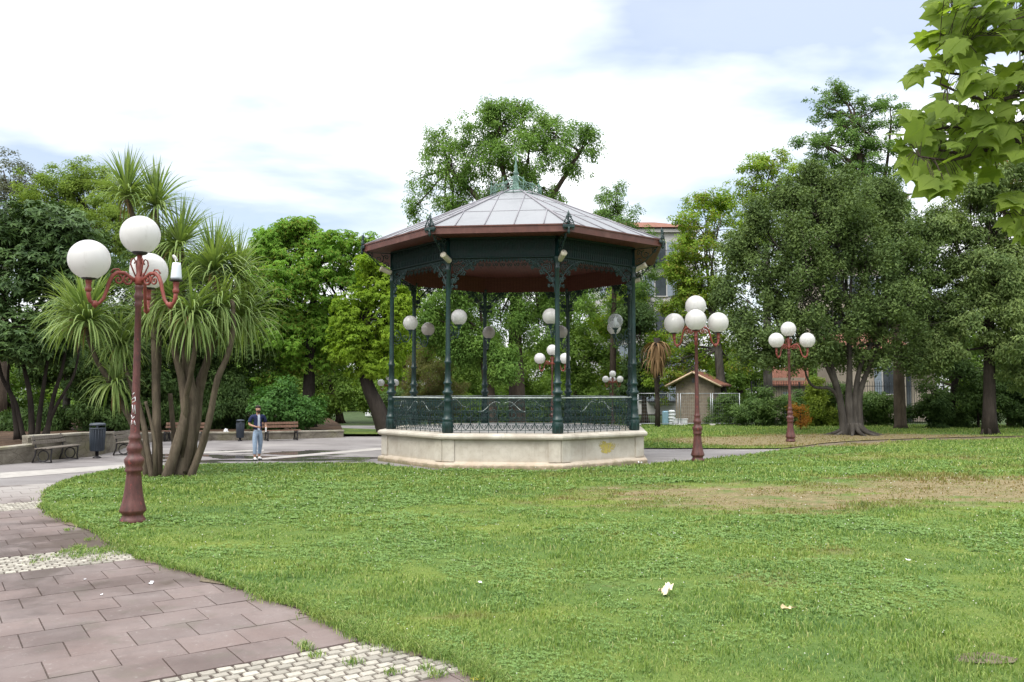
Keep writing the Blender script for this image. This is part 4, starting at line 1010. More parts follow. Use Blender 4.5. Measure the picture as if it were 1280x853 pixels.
for i,(Y,bx,lobes,mat,lb) in enumerate((
 (60,505,[(505,400,30,36),(490,440,26,36),(520,440,26,30),(508,370,22,22)],F_lime,'lime green tree seen between the leftmost columns of the bandstand'),
 (64,560,[(556,380,34,36),(545,430,30,34),(578,450,30,30),(590,490,34,26)],F_mid,'mid green tree behind the feathery bush and the second bandstand column'),
 (62,720,[(715,385,30,34),(700,440,30,34),(735,440,30,36),(725,490,36,26)],F_mid,'mid green tree behind the right rear bandstand column'),
 (66,765,[(760,400,30,36),(775,455,28,34),(750,480,30,26),(785,375,22,26)],F_plane,'pale green tree behind the clear globe of the bandstand'),
 (58,806,[(800,405,22,26),(812,450,22,36),(795,480,26,26)],F_dark,'dark tree between the bandstand and the dead palm'),
 (70,655,[(640,440,40,34),(670,480,40,34),(620,490,36,28)],F_mid,'mid green tree far behind the middle of the bandstand'))):
    tree('park_tree',lb,'tree',Y,(bx,532),lobes,mat,B_brown,.2,.4,'trees behind the bandstand',40+i,cr=.7,L=.24,Wd=.12,lai=1.5,cover=1.0)
for i,(px,rx,lb) in enumerate(((500,30,'low green shrub behind the left end of the bandstand railing'),(575,36,'low green shrub behind the second bay of the bandstand railing'),(690,40,'low green shrub behind the front right bandstand column'),(745,36,'low green shrub behind the right bay of the bandstand railing'),(640,34,'low green shrub behind the middle of the bandstand railing'))):
    tree('low_shrub',lb,'shrub',54+i,(px,533),[(px-rx*.4,515,rx*.7,18),(px+rx*.4,517,rx*.7,17),(px,507,rx*.6,15)],(F_hedge,F_mid)[i%2],B_brown,.06,.3,'low shrubs behind the bandstand',60+i,crown='foliage',cr=.5,L=.2,Wd=.09,lai=1.5,twigs=3)
tree('park_tree','dark green tree filling the gap between the two chestnut trunks','tree',58,(425,534),[(345,430,30,40),(345,475,34,30),(415,460,34,36),(440,490,36,26),(400,495,40,24),(330,400,24,34),(375,420,30,34)],F_mid,B_brown,.22,.4,'trees behind the bandstand',50,cr=.7,L=.24,Wd=.11,lai=1.6,cover=1.1)
# ---- right side
tree('plane_tree','bright yellow green plane tree right of the bandstand behind the stone hut','tree',56,(905,533),
 [(885,248,34,18),(868,275,26,24),(905,270,36,30),(880,310,42,30),(858,350,24,28),(895,355,44,36),(860,395,24,28),(895,410,42,34),(870,440,26,22),(910,450,30,24),(930,300,24,36),(845,335,16,22),(838,425,24,40),(828,460,20,30),(850,480,30,30),(862,310,22,24),(846,385,20,26),(875,365,40,36),(850,345,18,24)],F_plane,B_grey,.32,seed=15,cr=.46,L=.19,Wd=.11,lai=1.3,cover=1.15,ns=.4,shoots=.28,boughs=5)
tree('plane_tree','bright green plane tree whose top rises behind the dark evergreen oak','tree',58,(960,533),[(942,205,20,12),(968,200,26,12),(995,215,24,14),(935,228,22,16),(972,232,44,22),(960,270,50,30)],F_plane,B_grey,.3,seed=16,cr=.45,L=.18,Wd=.10,lai=1.2,cover=.9,ns=.4,boughs=0,shoots=.35)
tree('tall_tree','tall dark tree with a bare straight trunk topping the tree line at right','tree',47,(1125,536),
 [(1042,115,20,10),(1032,135,22,12),(1062,130,20,16),(1090,140,14,10),(1115,132,16,12),(1050,160,34,16),(1015,180,20,9),(1085,168,34,16),(1120,160,14,14),(1065,195,46,20),(1035,205,26,14),(1100,200,30,18),(1080,235,44,24),(1110,270,36,30),(1130,320,36,40)],
 F_tall,B_brown,.33,.5,seed=17,cr=.40,L=.17,Wd=.075,lai=1.5,cover=1.05,ns=.4,boughs=0,shoots=.3,stems=[(.36,(1126,538),(1124,490),(1122,440),(1112,360),(1098,290),(1080,220),(1066,150)),(.13,(1095,270),(1108,210),(1114,150)),(.12,(1085,235),(1060,200),(1030,180))])
tree('evergreen_oak','broad dark evergreen oak with a pale clump of trunks on the far lawn','tree',40.5,(1065,544),
 [(1040,262,68,34),(975,285,48,40),(938,335,38,42),(1005,330,72,52),(1085,310,74,52),(1135,300,42,40),(1160,350,36,44),(925,390,30,34),(970,405,58,42),(1045,400,76,42),(1115,400,60,40),(945,440,36,22),(1085,238,34,16),(1010,245,34,16),(1165,410,28,32),(930,300,22,24),(1000,448,44,22),(1110,445,48,20),(1155,450,30,24),(1040,320,60,60),(1100,370,60,50),(1000,380,55,45),(1055,440,50,18),(1015,222,12,14),(1060,225,10,14),(985,240,14,16),(945,268,16,18),(1120,258,14,16),(1160,290,16,20),(905,355,12,22),(1190,385,14,22),(1040,236,14,12)],
 F_oak,B_oak,.3,seed=18,cr=.46,L=.17,Wd=.085,lai=1.55,cover=.92,roots=9,ns=.38,flat=1.15,up=.45,droop=-.25,depth=.95,twigs=9,
 stems=[(.22,(1056,545),(1050,500),(1040,460),(1032,420)),(.24,(1064,546),(1061,500),(1062,460),(1060,410)),(.2,(1070,546),(1069,500),(1075,460),(1090,430)),(.19,(1076,545),(1074,500),(1080,475),(1092,445),(1100,420)),(.1,(1049,500),(1038,486),(1018,484),(1008,470),(1004,445)),(.17,(1058,545),(1047,490),(1030,450),(1022,420))])
tree('leaning_tree','broad grey green tree with drooping leaves at the right edge behind the maple spray','tree',41,(1236,538),
 [(1205,300,40,36),(1250,265,40,40),(1295,290,46,60),(1195,355,38,38),(1248,350,52,46),(1300,380,44,50),(1215,410,52,36),(1265,435,50,34),(1310,450,44,40),(1180,440,26,26),(1240,225,26,20),(1285,215,30,30),(1188,285,34,32),(1215,240,30,26),(1225,330,50,44),(1275,320,50,50),(1230,385,50,36)],
 F_right,B_dark,.3,.4,seed=19,cr=.5,L=.2,Wd=.08,lai=1.7,droop=.6,cover=1.2,ns=.35)
tree('turning_tree','small tree with orange turning leaves glimpsed behind the maple twig at right','tree',50,(1262,536),[(1262,200,22,22),(1258,235,16,14)],F_orange,B_brown,.16,seed=21,cr=.45,L=.17,Wd=.09,lai=1.0,twigs=4)
tree('shade_tree','dark tree in deep shade filling the gap under the right edge trees','tree',49,(1185,536),[(1175,430,36,36),(1215,460,44,36),(1265,470,46,34),(1310,470,40,36),(1150,400,26,36)],F_dark,B_dark,.22,seed=22,cr=.6,L=.2,Wd=.09,lai=1.6)
for i,(px,rx,top,Y,mat,lb) in enumerate(((905,22,492,52,F_hedge,'dark laurel bush beside the stone hut and the mesh fence'),(945,30,486,51,F_hedge,'wide dark laurel bush left of the farther lamp post'),(990,26,488,51,F_hedge,'dark laurel bush right behind the farther lamp post'),(1022,18,478,50.5,F_hedge2,'yellow green bush between the farther lamp post and the oak'),(1048,26,482,51,F_hedge,'dark bush directly behind the oak trunks'),(1095,26,487,51,F_hedge,'rounded dark bush below the house window'),
   (1170,34,484,48,F_dark,'blackish shrub beside the tall bare trunk at right'),(1222,40,478,48,F_dark,'blackish shrub below the right edge trees'),(1280,44,480,48,F_dark,'blackish shrub at the far right edge'))):
    h=(534-top)
    tree('hedge_bush',lb,'bush',Y,(px,534),[(px-rx*.35,534-h*.38,rx*.75,h*.42),(px+rx*.35,534-h*.40,rx*.75,h*.42),(px,top+h*.30,rx*.7,h*.32)],mat,B_dark,.06,.3,'hedge bushes along the far lawn',70+i,crown='foliage',cr=.42,L=.17,Wd=.075,lai=1.8,cover=1.2,twigs=3)
tree('red_shrub','thin reddish shrub just right of the farther lamp post foot','shrub',46,(1000,537),[(998,515,10,12),(1004,525,8,8)],F_orange,B_brown,.03,.3,None,81,crown='foliage',cr=.25,L=.12,Wd=.05,lai=.6,twigs=4)
# ---- distant belt of trees all round
m0=None
for i in range(22):
    px=-330+i*90+random.uniform(-20,20); Y=random.uniform(84,100)
    if m0 is None or i in (1,2):
        tr_=tree('distant_tree','plain green tree in the distant belt beyond the park','tree',90,(640,520),[(600,470,36,32),(660,460,40,36),(640,425,36,30),(690,480,34,30),(630,500,50,24)],F_mid,B_brown,.3,.4,'distant belt of trees',90+i,z0=-.1,cr=1.0,L=.42,Wd=.22,lai=1.5,cover=1.0,twigs=2)
        m0=(m0 or [])+[tr_]; o=tr_
    else: o=copy_tree(m0[i%3])
    c=P(px,500,Y); o.location=(c.x,Y,-.1); o.rotation_euler=(0,0,random.uniform(0,6.28)); s=random.uniform(.85,1.15); o.scale=(s*1.1,s,s*.9)
print('LEAVES',LEAFN[0])
# ------------------------------------------------------------------ cordyline clump in the near lawn
F_cord=foliage('cordyline_leaf',(.095,.170,.060),(.235,.320,.135),.3,.45,.35,1.2)
F_cordtop=F_cord
M_deadleaf=foliage('dry_hanging_leaf',(.085,.055,.032),(.20,.14,.085),.15)
def rosette(rg,c,n,L,lift,w=.045,droop=1.0,axis=(0,0,1)):
    """strap leaves arching out of one point; returns quads"""
    th=rg.uniform(0,2*PI,n); el=np.clip(lift-.25+rg.uniform(-1.0,1.05,n),-1.1,1.5)
    ln=L*1.22*rg.uniform(.75,1.12,n); seg=6
    d=np.stack([np.cos(th)*np.cos(el),np.sin(th)*np.cos(el),np.sin(el)],1); ax=np.array(axis,float); d=unit(d+ax*.35)
    side=unit(np.cross(d,np.array([0,0,1.0])+rg.normal(0,.15,(n,3))))
    pts=[np.array(c)+d*.04]; dirv=d.copy()
    g=droop*rg.uniform(.5,1.3,n)*np.clip(1.15-el*.55,.15,1.6)
    for s in range(seg):
        dirv=unit(dirv+np.array([0,0,-1.0])*(g*(.05+.085*s))[:,None]); pts.append(pts[-1]+dirv*(ln/seg)[:,None])
    wd=w*np.array([.55,1,1,.9,.72,.45,.06]); Q=[]
    for s in range(seg):
        a,b=pts[s],pts[s+1]
        Q.append(np.stack([a-side*wd[s]/2,a+side*wd[s]/2,b+side*wd[s+1]/2,b-side*wd[s+1]/2],1))
    return Q
def strap_object(name,Qs,mat,parent):
    """Qs: list over segments of (n,4,3): welded strips so that each leaf is one island"""
    seg=len(Qs); n=len(Qs[0]); V=np.zeros((n,(seg+1)*2,3))
    for s in range(seg): V[:,2*s]=Qs[s][:,0]; V[:,2*s+1]=Qs[s][:,1]
    V[:,2*seg]=Qs[-1][:,3]; V[:,2*seg+1]=Qs[-1][:,2]
    q=np.array([[2*s,2*s+1,2*s+3,2*s+2] for s in range(seg)])
    lp=(np.arange(n)[:,None,None]*(seg+1)*2+q[None]).reshape(-1)
    return np_object(name,V.reshape(-1,3),np.full(n*seg,4),lp,[mat],parent,None,True)
CY=20.9; rg=np.random.RandomState(77); rnd=random.Random(77)
cb_=P(212,597,CY); cb_.z=.03
CT=thing('cordyline','multi stemmed cordyline with spiky leaf heads growing in the lawn behind the near lamp','tree',cb_)
def cp(px,py,dy=0): return P(px,py,CY+dy)-cb_
def stem(pts,r0,r1):
    r0*=.78; r1*=.72; m=MB(); q=smooth3([cp(*p) for p in pts],4); k=len(q)
    q=[v+Vector((rnd.uniform(-1,1),rnd.uniform(-1,1),0))*.008 for v in q]; q[0].z=min(q[0].z,-.12)
    rr=[r0+(r1-r0)*i/(k-1)+rnd.uniform(-.006,.006) for i in range(k)]; rr[0]*=1.25
    m.tube(q,rr,9); return m.build('stem',B_cord,CT)
for pts,a,b in (
  ([(184,594,.2),(176,560,.25),(163,525,.3),(140,482,.1),(118,445,-.2),(108,410,-.3)],.11,.07),
  ([(190,596,-.2),(184,560,-.2),(176,515,-.1),(160,470,.2),(150,440,.3)],.10,.07),
  ([(195,598,0),(196,550,.1),(195,490,.2),(193,420,.3),(188,340,.4),(168,275,.3),(158,250,.3)],.155,.085),
  ([(200,596,.4),(199,560,.5),(197,500,.7),(199,400,.8),(197,300,.6),(195,262,.5)],.11,.07),
  ([(207,598,-.3),(220,560,-.2),(231,515,0),(226,470,.1),(217,430,0),(214,385,-.2)],.17,.10),
  ([(224,599,0),(236,550,.1),(240,500,.2),(233,450,.4),(228,380,.5),(226,310,.5)],.22,.11),
  ([(229,598,.3),(243,540,.4),(249,490,.5),(262,440,.5),(270,390,.3),(268,345,.2)],.18,.09),
  ([(238,596,-.1),(252,560,-.1),(262,522,-.2),(272,475,-.3),(286,440,-.3),(292,405,-.4),(290,375,-.3)],.13,.07),
  ([(243,500,.3),(252,465,.6),(275,425,.8),(305,405,.9)],.10,.06),
  ([(231,505,0),(238,470,-.3),(244,430,-.5),(240,400,-.5)],.10,.07),
  ([(220,596,.6),(217,540,.7),(213,492,.7)],.09,.075),
  ([(196,560,-.3),(188,525,-.35),(182,502,-.4)],.06,.05)): stem(pts,a,b)
# leaf heads: (px,py,dY,number,length,lift,droop)
for px,py,dy,n,Lf,lift,dr in ((158,243,.3,170,1.0,.75,.75),(195,258,.5,170,1.0,.70,.8),(225,306,.5,170,1.1,.6,.85),(268,338,.2,230,1.15,.72,.85),(296,344,.6,150,1.05,.6,.9),
     (214,372,-.3,200,1.15,.25,1.15),(108,402,-.35,260,1.15,.45,1.0),(150,432,.4,150,.95,.4,1.05),(305,396,.9,200,1.15,.2,1.2),(240,392,-.6,180,1.1,.15,1.15),(143,478,.1,110,.8,.25,1.1),(275,385,-.1,150,1.1,.05,1.25),(90,390,.6,120,1.0,.3,1.0),(205,330,.9,140,1.0,.5,.9),(185,400,.9,120,1.0,.3,1.0)):
    c=np.array(cp(px,py,dy))
    hd=strap_object('leaf_head',rosette(rg,c,int(n*1.12),Lf,lift,.046,dr*.85),F_cord,CT)
    strap_object('dry_skirt',rosette(rg,c-np.array([0,0,.10]),10,.6,-.75,.03,1.7),M_deadleaf,hd)

# ------------------------------------------------------------------ low walls and the raised bed
def wall_mat():
    k=NT('old_stone_wall'); o=k.obj()
    n=k.noise(3,o,6,.7); col=k.ramp(n,[(.3,(.12,.105,.085)),(.55,(.20,.18,.145)),(.75,(.27,.245,.205))])
    col=k.mix(k.mr(k.noise(1.2,o,5,.6),.5,.68,0,.6),col,(.15,.145,.07))
    v=k.n('ShaderNodeTexVoronoi',feature='DISTANCE_TO_EDGE'); v.inputs['Scale'].default_value=2.2; k.set(v.inputs['Vector'],k.mapv(o,(1,1,1.7)))
    col=k.mix(k.mr(v.outputs['Distance'],.0,.035,.6,0),col,(.07,.06,.05))
    return k.done(k.pbsdf(col,.9,.15,0,k.bump(n,.7,.04)))
M_wall=wall_mat(); M_cap=simple('wall_cap',(.25,.23,.19),.9,.2,.3,3,0,.3,(.17,.16,.08),1.3)
def wall(name,label,path,th=.32,step=.5):
    """path: (x,y,height); thickness goes to the left/back of the walking direction"""
    m=MB(); c=MB(); rn=random.Random(4)
    pts=[]
    for i in range(len(path)-1):
        a,b=Vector(path[i]),Vector(path[i+1]); k=max(1,int((b-a).length/step))
        pts+=[a.lerp(b,j/k) for j in range(k)]
    pts.append(Vector(path[-1])); n=len(pts)
    def off(i,d):
        t=(pts[min(i+1,n-1)]-pts[max(i-1,0)]); t.z=0; t.normalize(); return Vector((-t.y,t.x,0))*d
    V=[];
    for i,p in enumerate(pts):
        j=Vector((rn.uniform(-1,1),rn.uniform(-1,1),0))*.012
        b=p+off(i,th); V+=[(p.x+j.x,p.y+j.y,-.1),(p.x+j.x*2,p.y+j.y*2,p.z-.07),(b.x,b.y,p.z-.07),(b.x,b.y,-.1)]
    m.add(V,[(i*4+a,i*4+a+4,i*4+(a+1)%4+4,i*4+(a+1)%4) for i in range(n-1) for a in range(4)]+[(0,1,2,3),(4*n-1,4*n-2,4*n-3,4*n-4)])
    V=[]
    for i,p in enumerate(pts):
        f=p-off(i,.03); b=p+off(i,th+.02); zz=p.z+rn.uniform(-.008,.008)
        V+=[(f.x,f.y,p.z-.072),(f.x,f.y,zz-.012),(f.x+off(i,.015).x,f.y+off(i,.015).y,zz),(b.x,b.y,zz),(b.x,b.y,p.z-.072)]
    c.add(V,[(i*5+a,i*5+a+5,i*5+(a+1)%5+5,i*5+(a+1)%5) for i in range(n-1) for a in range(5)]+[(0,1,2,3,4),tuple(range(5*n-1,5*n-6,-1))])
    w=m.build(name,M_wall); tag(w,label,'wall'); c.build('coping',M_cap,w); return w
wall('low_wall','low mossy stone wall at the far left edge, left of the first bench',[(-17.5,19.0,.42),(-15.9,23.0,.47),(-15.17,24.65,.5),(-14.75,25.75,.55)])
wall('retaining_wall','grey stone retaining wall behind the benches and bins, curving back to the chestnuts',[(-15.0,25.78,.80),(-14.02,27.7,.80),(-14.35,30.2,.70),(-15.2,33.0,.5),(-15.6,34.8,.42),(-15.0,36.55,.37),(-11.89,36.65,.36),(-7.9,39.0,.34)])
bedp=[(-17.7,19.1),(-15.2,24.8),(-15.15,25.9),(-14.25,27.8),(-14.6,30.3),(-15.8,34.9),(-15.2,36.8),(-11.9,36.9),(-8.0,39.25),(-9.5,46),(-14,62),(-60,70),(-60,20)]
def bed():
    bm=bmesh.new(); ins=[(-20,24),(-17,29),(-17.5,34),(-16,39.5),(-12,40),(-11,45)]
    rn=random.Random(2); vs=[bm.verts.new((x,y,.42 if y<26 else .62 if y<31 else .30)) for x,y in bedp]
    f=bm.faces.new(vs); bmesh.ops.triangulate(bm,faces=[f])
    for f in bm.faces:
        f.normal_update()
        if f.normal.z<0: f.normal_flip()
    me=bpy.data.meshes.new('soil_bed'); bm.to_mesh(me); bm.free(); me.materials.append(M_soil)
    o=bpy.data.objects.new('soil_bed',me); COL.objects.link(o); return struct(o)
bed()
struct(sheet('grass_strip',[(-8.4,39.6),(-5.2,39.6),(-4.6,43),(-10,46),(-9.2,43)],.12,M_lawn))
# ------------------------------------------------------------------ benches
M_slat=wood_mat('weathered_plank',(.10,.085,.07),(.185,.16,.135),.8); M_slatr=wood_mat('red_brown_plank',(.105,.055,.036),(.175,.098,.064),.65); M_iron=simple('black_cast_iron',(.022,.02,.022),.5,.4,.3,10)
def bench(loc,rz,label,m_seat,m_back,L=1.75):
    t=thing('park_bench',label,'bench',loc,rz,'benches along the low wall')
    for i,(y,z) in enumerate(((-.42,.435),(-.30,.44),(-.18,.437),(-.06,.43))):
        m=MB(); m.bbox((0,y,z),(L,.105,.035),.006); m.build('seat_slat',m_seat,t)
    Mx=Matrix.Rotation(R(-14),3,'X')
    for y,z in ((.055,.60),(.09,.74)):
        m=MB(); m.bbox((0,y,z),(L,.03,.11),.006,M=Mx); m.build('back_slat',m_back,t)
    for s in (-1,1):
        m=MB(); x=s*(L/2-.16)
        def q(pts): return [Vector((x,y,z)) for y,z in pts]
        m.tube(q([(-.46,0),(-.43,.12),(-.45,.30),(-.46,.41)]),.026,6); m.tube(q([(.14,0),(.06,.2),(.03,.41),(.07,.6),(.13,.82)]),.026,6)
        m.tube(q([(-.48,.41),(-.2,.405),(.04,.40)]),.022,6)
        m.tube(q([(-.20+.165*math.cos(a),.20+.165*math.sin(a)) for a in [2*PI*i/16 for i in range(17)]]),.020,6)
        m.tube(q([(-.46,.01),(-.2,.03),(.14,.01)]),.018,6)
        m.build('end_frame',M_iron,t)
    return t
bench((-14.42,26.0,0),R(-90)+R(180)-R(2),'weathered grey plank bench in front of the stone wall at far left',M_slat,M_slat)
bench((-13.42,28.9,0),R(90)-R(-4),'dark bench between the big litter bin and the near lamp post',M_slat,M_slat)
bench((-14.15,36.15,0),0,'red brown slatted bench seen behind the cordyline stems',M_slatr,M_slatr,1.9)
bench((-10.25,36.75,0),R(30),'brown bench just right of the walking man',M_slatr,M_slatr,1.6)
# ------------------------------------------------------------------ litter bins
M_bin=simple('dark_blue_grey_bin',(.035,.045,.06),.5,.4,.2,3,0,.05,(.07,.075,.08),2)
def litter_bin(loc,label,r,h,z0):
    t=thing('litter_bin',label,'litter bin',loc,.4,'round litter bins')
    m=MB(); m.lathe([(r*.86,z0),(r*.9,z0+.02),(r,z0+h*.78),(r*1.04,z0+h*.79),(r*1.04,z0+h*.82),(r*.93,z0+h*.82)],18)
    for k in range(18):
        a=2*PI*k/18; m.tube([(r*.90*math.cos(a),r*.90*math.sin(a),z0+.03),(r*1.0*math.cos(a),r*1.0*math.sin(a),z0+h*.77)],.008,4)
    m.build('body',M_bin,t)
    m=MB(); m.lathe([(r*1.05,z0+h*.90),(r*1.06,z0+h*.94),(r*.9,z0+h*.985),(.001,z0+h)],18); m.build('lid',M_bin,t)
    m=MB()
    for k in range(4):
        a=k*PI/2; m.box((r*.96*math.cos(a),r*.96*math.sin(a),z0+h*.86),(.05,.012,h*.12),a+PI/2)
    m.build('lid_bracket',M_bin,t)
    m=MB(); m.lathe([(r*.55,-.02),(r*.5,.03),(.05,.05),(.05,z0+.02)],12); m.build('foot',M_iron,t); return t
litter_bin((-13.55,27.15,0),'large dark blue grey litter bin beside the first bench',.235,.92,.22)
litter_bin((-11.85,36.2,0),'small dark grey litter bin left of the walking man',.17,.80,.13)
# white bag on the wall, white folded board by the cordyline
M_white=simple('white_plastic',(.72,.73,.75),.45,.4,.06,3)
def blob(name,label,cat,loc,sz,m_,seed=1,n=10):
    bm=bmesh.new(); bmesh.ops.create_icosphere(bm,subdivisions=3,radius=1)
    for v in bm.verts:
        q=mnoise.noise(v.co*2.2+Vector((seed,0,0)))*.75+mnoise.noise(v.co*5+Vector((seed,3,0)))*.4
        v.co=Vector((v.co.x*sz[0],v.co.y*sz[1],max(-.55,v.co.z)*sz[2]))*(1+q)
    me=bpy.data.meshes.new(name); bm.to_mesh(me); bm.free(); me.materials.append(m_)
    o=bpy.data.objects.new(name,me); COL.objects.link(o); o.location=loc; return tag(o,label,cat)
blob('plastic_bag','white plastic bag left on top of the low wall left of the small bin','bag',P(282,540,36.8)+Vector((0,0,-.05)),(.10,.05,.17),M_white,3)
t=thing('folding_board','white folded board leaning behind the right cordyline stem','board',(-9.55,24.75,0),R(15))
for s in (-1,1):
    m=MB(); m.bbox((0,s*.13,.36),(.34,.018,.66),.004,M=Matrix.Rotation(s*R(18),3,'X')); m.build('panel',M_white,t)
m=MB(); m.bbox((0,0,.15),(.26,.22,.012),.003); m.build('brace',M_iron,t)

# ------------------------------------------------------------------ the walking man
def skin_obj(name,nodes,edges,mat,parent,sub=2):
    """nodes: list of (x,y,z,rx[,ry])"""
    me=bpy.data.meshes.new(name); me.from_pydata([n[:3] for n in nodes],edges,[]); o=bpy.data.objects.new(name,me); COL.objects.link(o)
    sk=o.modifiers.new('skin','SKIN'); sk.branch_smoothing=.6; sk.use_smooth_shade=True
    if not me.skin_vertices: 
        bpy.context.view_layer.objects.active=o
    for i,n in enumerate(nodes):
        sv=me.skin_vertices[0].data[i]; sv.radius=(n[3],n[4] if len(n)>4 else n[3]); sv.use_root=(i==0)
    sd=o.modifiers.new('sub','SUBSURF'); sd.levels=sub; sd.render_levels=sub
    bpy.context.view_layer.update()
    dg=bpy.context.evaluated_depsgraph_get(); nm=bpy.data.meshes.new_from_object(o.evaluated_get(dg))
    o.modifiers.clear(); o.data=nm; nm.name=name; nm.materials.clear(); nm.materials.append(mat); o.parent=parent
    nm.polygons.foreach_set('use_smooth',[True]*len(nm.polygons)); return o
M_skin=simple('warm_skin',(.36,.20,.135),.5,.4,.06,20); M_hair=simple('dark_hair',(.022,.015,.012),.7,.3,.3,40); M_navy=simple('navy_cotton',(.018,.026,.075),.8,.2,.25,12); M_tee=simple('pale_blue_tee',(.42,.46,.55),.8,.2,.1,10); M_jean=simple('light_blue_denim',(.27,.35,.46),.8,.2,.16,9); M_shoe=simple('white_shoe',(.70,.69,.68),.5,.4,.05); M_sole=simple('dark_sole',(.03,.03,.03),.7,.2)
MAN=thing('person','man in navy shirt, pale tee, light blue jeans and white shoes on the wet plaza','person',(-8.07,26.35,0),R(-148))
# facing +Y; his right is +X
nd=[(0,0,.93,.125,.09),(0,.0,1.05,.115,.085),(0,.0,1.20,.135,.095),(0,-.01,1.36,.125,.085),(0,-.005,1.46,.055,.05),(0,.015,1.53,.058,.062),(0,.018,1.60,.078,.095),(0,.012,1.665,.062,.078)]
ed=[(i,i+1) for i in range(7)]
def chain(frm,pts):
    a=frm
    for p in pts: nd.append(p); ed.append((a,len(nd)-1)); a=len(nd)-1
    return a
for s,fy in ((1,.10),(-1,-.14)):
    chain(0,[(s*.09,0,.86,.085),(s*.098,fy*.45+.03,.50,.058),(s*.10,fy*.8,.30,.05),(s*.10,fy-.02,.09,.038),(s*.105,fy+.02,.045,.036),(s*.115,fy+.13,.032,.034)])
wr=chain(3,[(.17,-.01,1.385,.055),(.235,-.035,1.25,.042),(.265,-.03,1.12,.037),(.19,.13,1.075,.033),(.10,.235,1.05,.024),(.055,.275,1.04,.034,.018)])
wl=chain(3,[(-.17,-.01,1.385,.055),(-.225,-.03,1.25,.042),(-.245,-.03,1.12,.037),(-.235,.10,1.00,.032),(-.215,.185,.955,.024),(-.205,.225,.94,.034,.018)])
for k,(L_,o_) in enumerate(((.062,.026),(.074,.009),(.068,-.009),(.052,-.025))):
    chain(wr,[(.03-.0*k,.295,1.035+o_,.009),(.0,.305-.004*k,1.028+o_*1.1,.0085),(-.005-L_*.25,.285,1.02+o_*1.1,.007)])
    chain(wl,[(-.20,.252,.932+o_,.009),(-.197,.252+L_*.55,.925+o_*1.1,.0085),(-.185,.235+L_*.55,.912+o_,.007)])
chain(wr,[(.06,.262,1.075,.010),(.045,.272,1.10,.009)]); chain(wl,[(-.185,.215,.965,.010),(-.178,.235,.985,.009)])
chain(6,[(0,.108,1.585,.016),(0,.128,1.578,.011)]); 
for s in (-1,1): chain(6,[(s*.082,.0,1.59,.016,.022)])
body=skin_obj('body',nd,ed,M_skin,MAN)
for s in (-1,1):
    m=MB(); m.sphere((s*.032,.100,1.612),.011,8,6); m.build('eye',M_sole,body)
m=MB(); m.tube([(-.025,.112,1.545),(0,.118,1.547),(.025,.112,1.545)],.006,5); m.build('mouth',simple('lip',(.22,.09,.08),.5),body)
# hair cap and beard follow the skull
m=MB(); m.sphere((0,-.010,1.652),.1,18,10,sc=(.86,.98,.80),a0=1.5); m.sphere((0,-.03,1.61),.1,16,10,sc=(.84,.72,.95)); m.build('hair',M_hair,MAN)
m=MB(); m.sphere((0,.062,1.525),.062,16,10,sc=(1.02,.85,.72)); m.build('beard',M_hair,MAN)
skin_obj('shirt',[(0,0,.90,.150,.118),(0,0,1.06,.146,.112),(0,0,1.22,.155,.115),(0,-.01,1.37,.150,.10),(0,-.005,1.445,.07,.065),(.175,-.012,1.39,.078),(.235,-.035,1.26,.068),(.258,-.035,1.16,.066),(-.175,-.012,1.39,.078),(-.225,-.032,1.26,.068),(-.243,-.033,1.16,.066)],[(0,1),(1,2),(2,3),(3,4),(3,5),(5,6),(6,7),(3,8),(8,9),(9,10)],M_navy,MAN)
m=MB()
for i in range(7):
    pass
prof=[(.93,.128),(1.05,.112),(1.14,.114),(1.22,.118),(1.30,.114),(1.38,.098),(1.43,.078)]
vs=[(x,y+.012-abs(x)*.12,z) for z,y in prof for x in (-.038,-.02,0,.02,.038)]
m.add(vs,[(i*5+j,i*5+j+1,i*5+j+6,i*5+j+5) for i in range(6) for j in range(4)],0,True); m.build('undershirt',M_tee,MAN)
skin_obj('jeans',[(0,0,1.02,.128,.100),(0,0,.90,.135,.105),(.088,0,.83,.100),(.098,.07,.50,.074),(.10,.085,.30,.066),(.10,.082,.17,.060),(-.088,0,.83,.100),(-.098,-.035,.50,.074),(-.10,-.11,.30,.066),(-.10,-.15,.17,.060)],[(0,1),(1,2),(2,3),(3,4),(4,5),(1,6),(6,7),(7,8),(8,9)],M_jean,MAN)
for s,fy in ((1,.10),(-1,-.14)):
    sh=skin_obj('shoe',[(s*.10,fy-.05,.055,.045),(s*.103,fy+.02,.055,.045),(s*.112,fy+.10,.042,.044,.034),(s*.116,fy+.17,.036,.034,.026)],[(0,1),(1,2),(2,3)],M_shoe,MAN)
    m=MB(); m.bbox((s*.108,fy+.055,.010),(.082,.28,.02),.008); m.build('sole',M_sole,sh)
ph=MB(); ph.bbox((-.185,.262,.955),(.012,.075,.145),.004,rz=.2); tag(ph.build('phone',M_white,None),'white phone held in the left hand of the walking man','phone'); PH=bpy.data.objects['phone']; PH.matrix_world=Matrix.Translation(MAN.location)@Matrix.Rotation(R(-148),4,'Z')

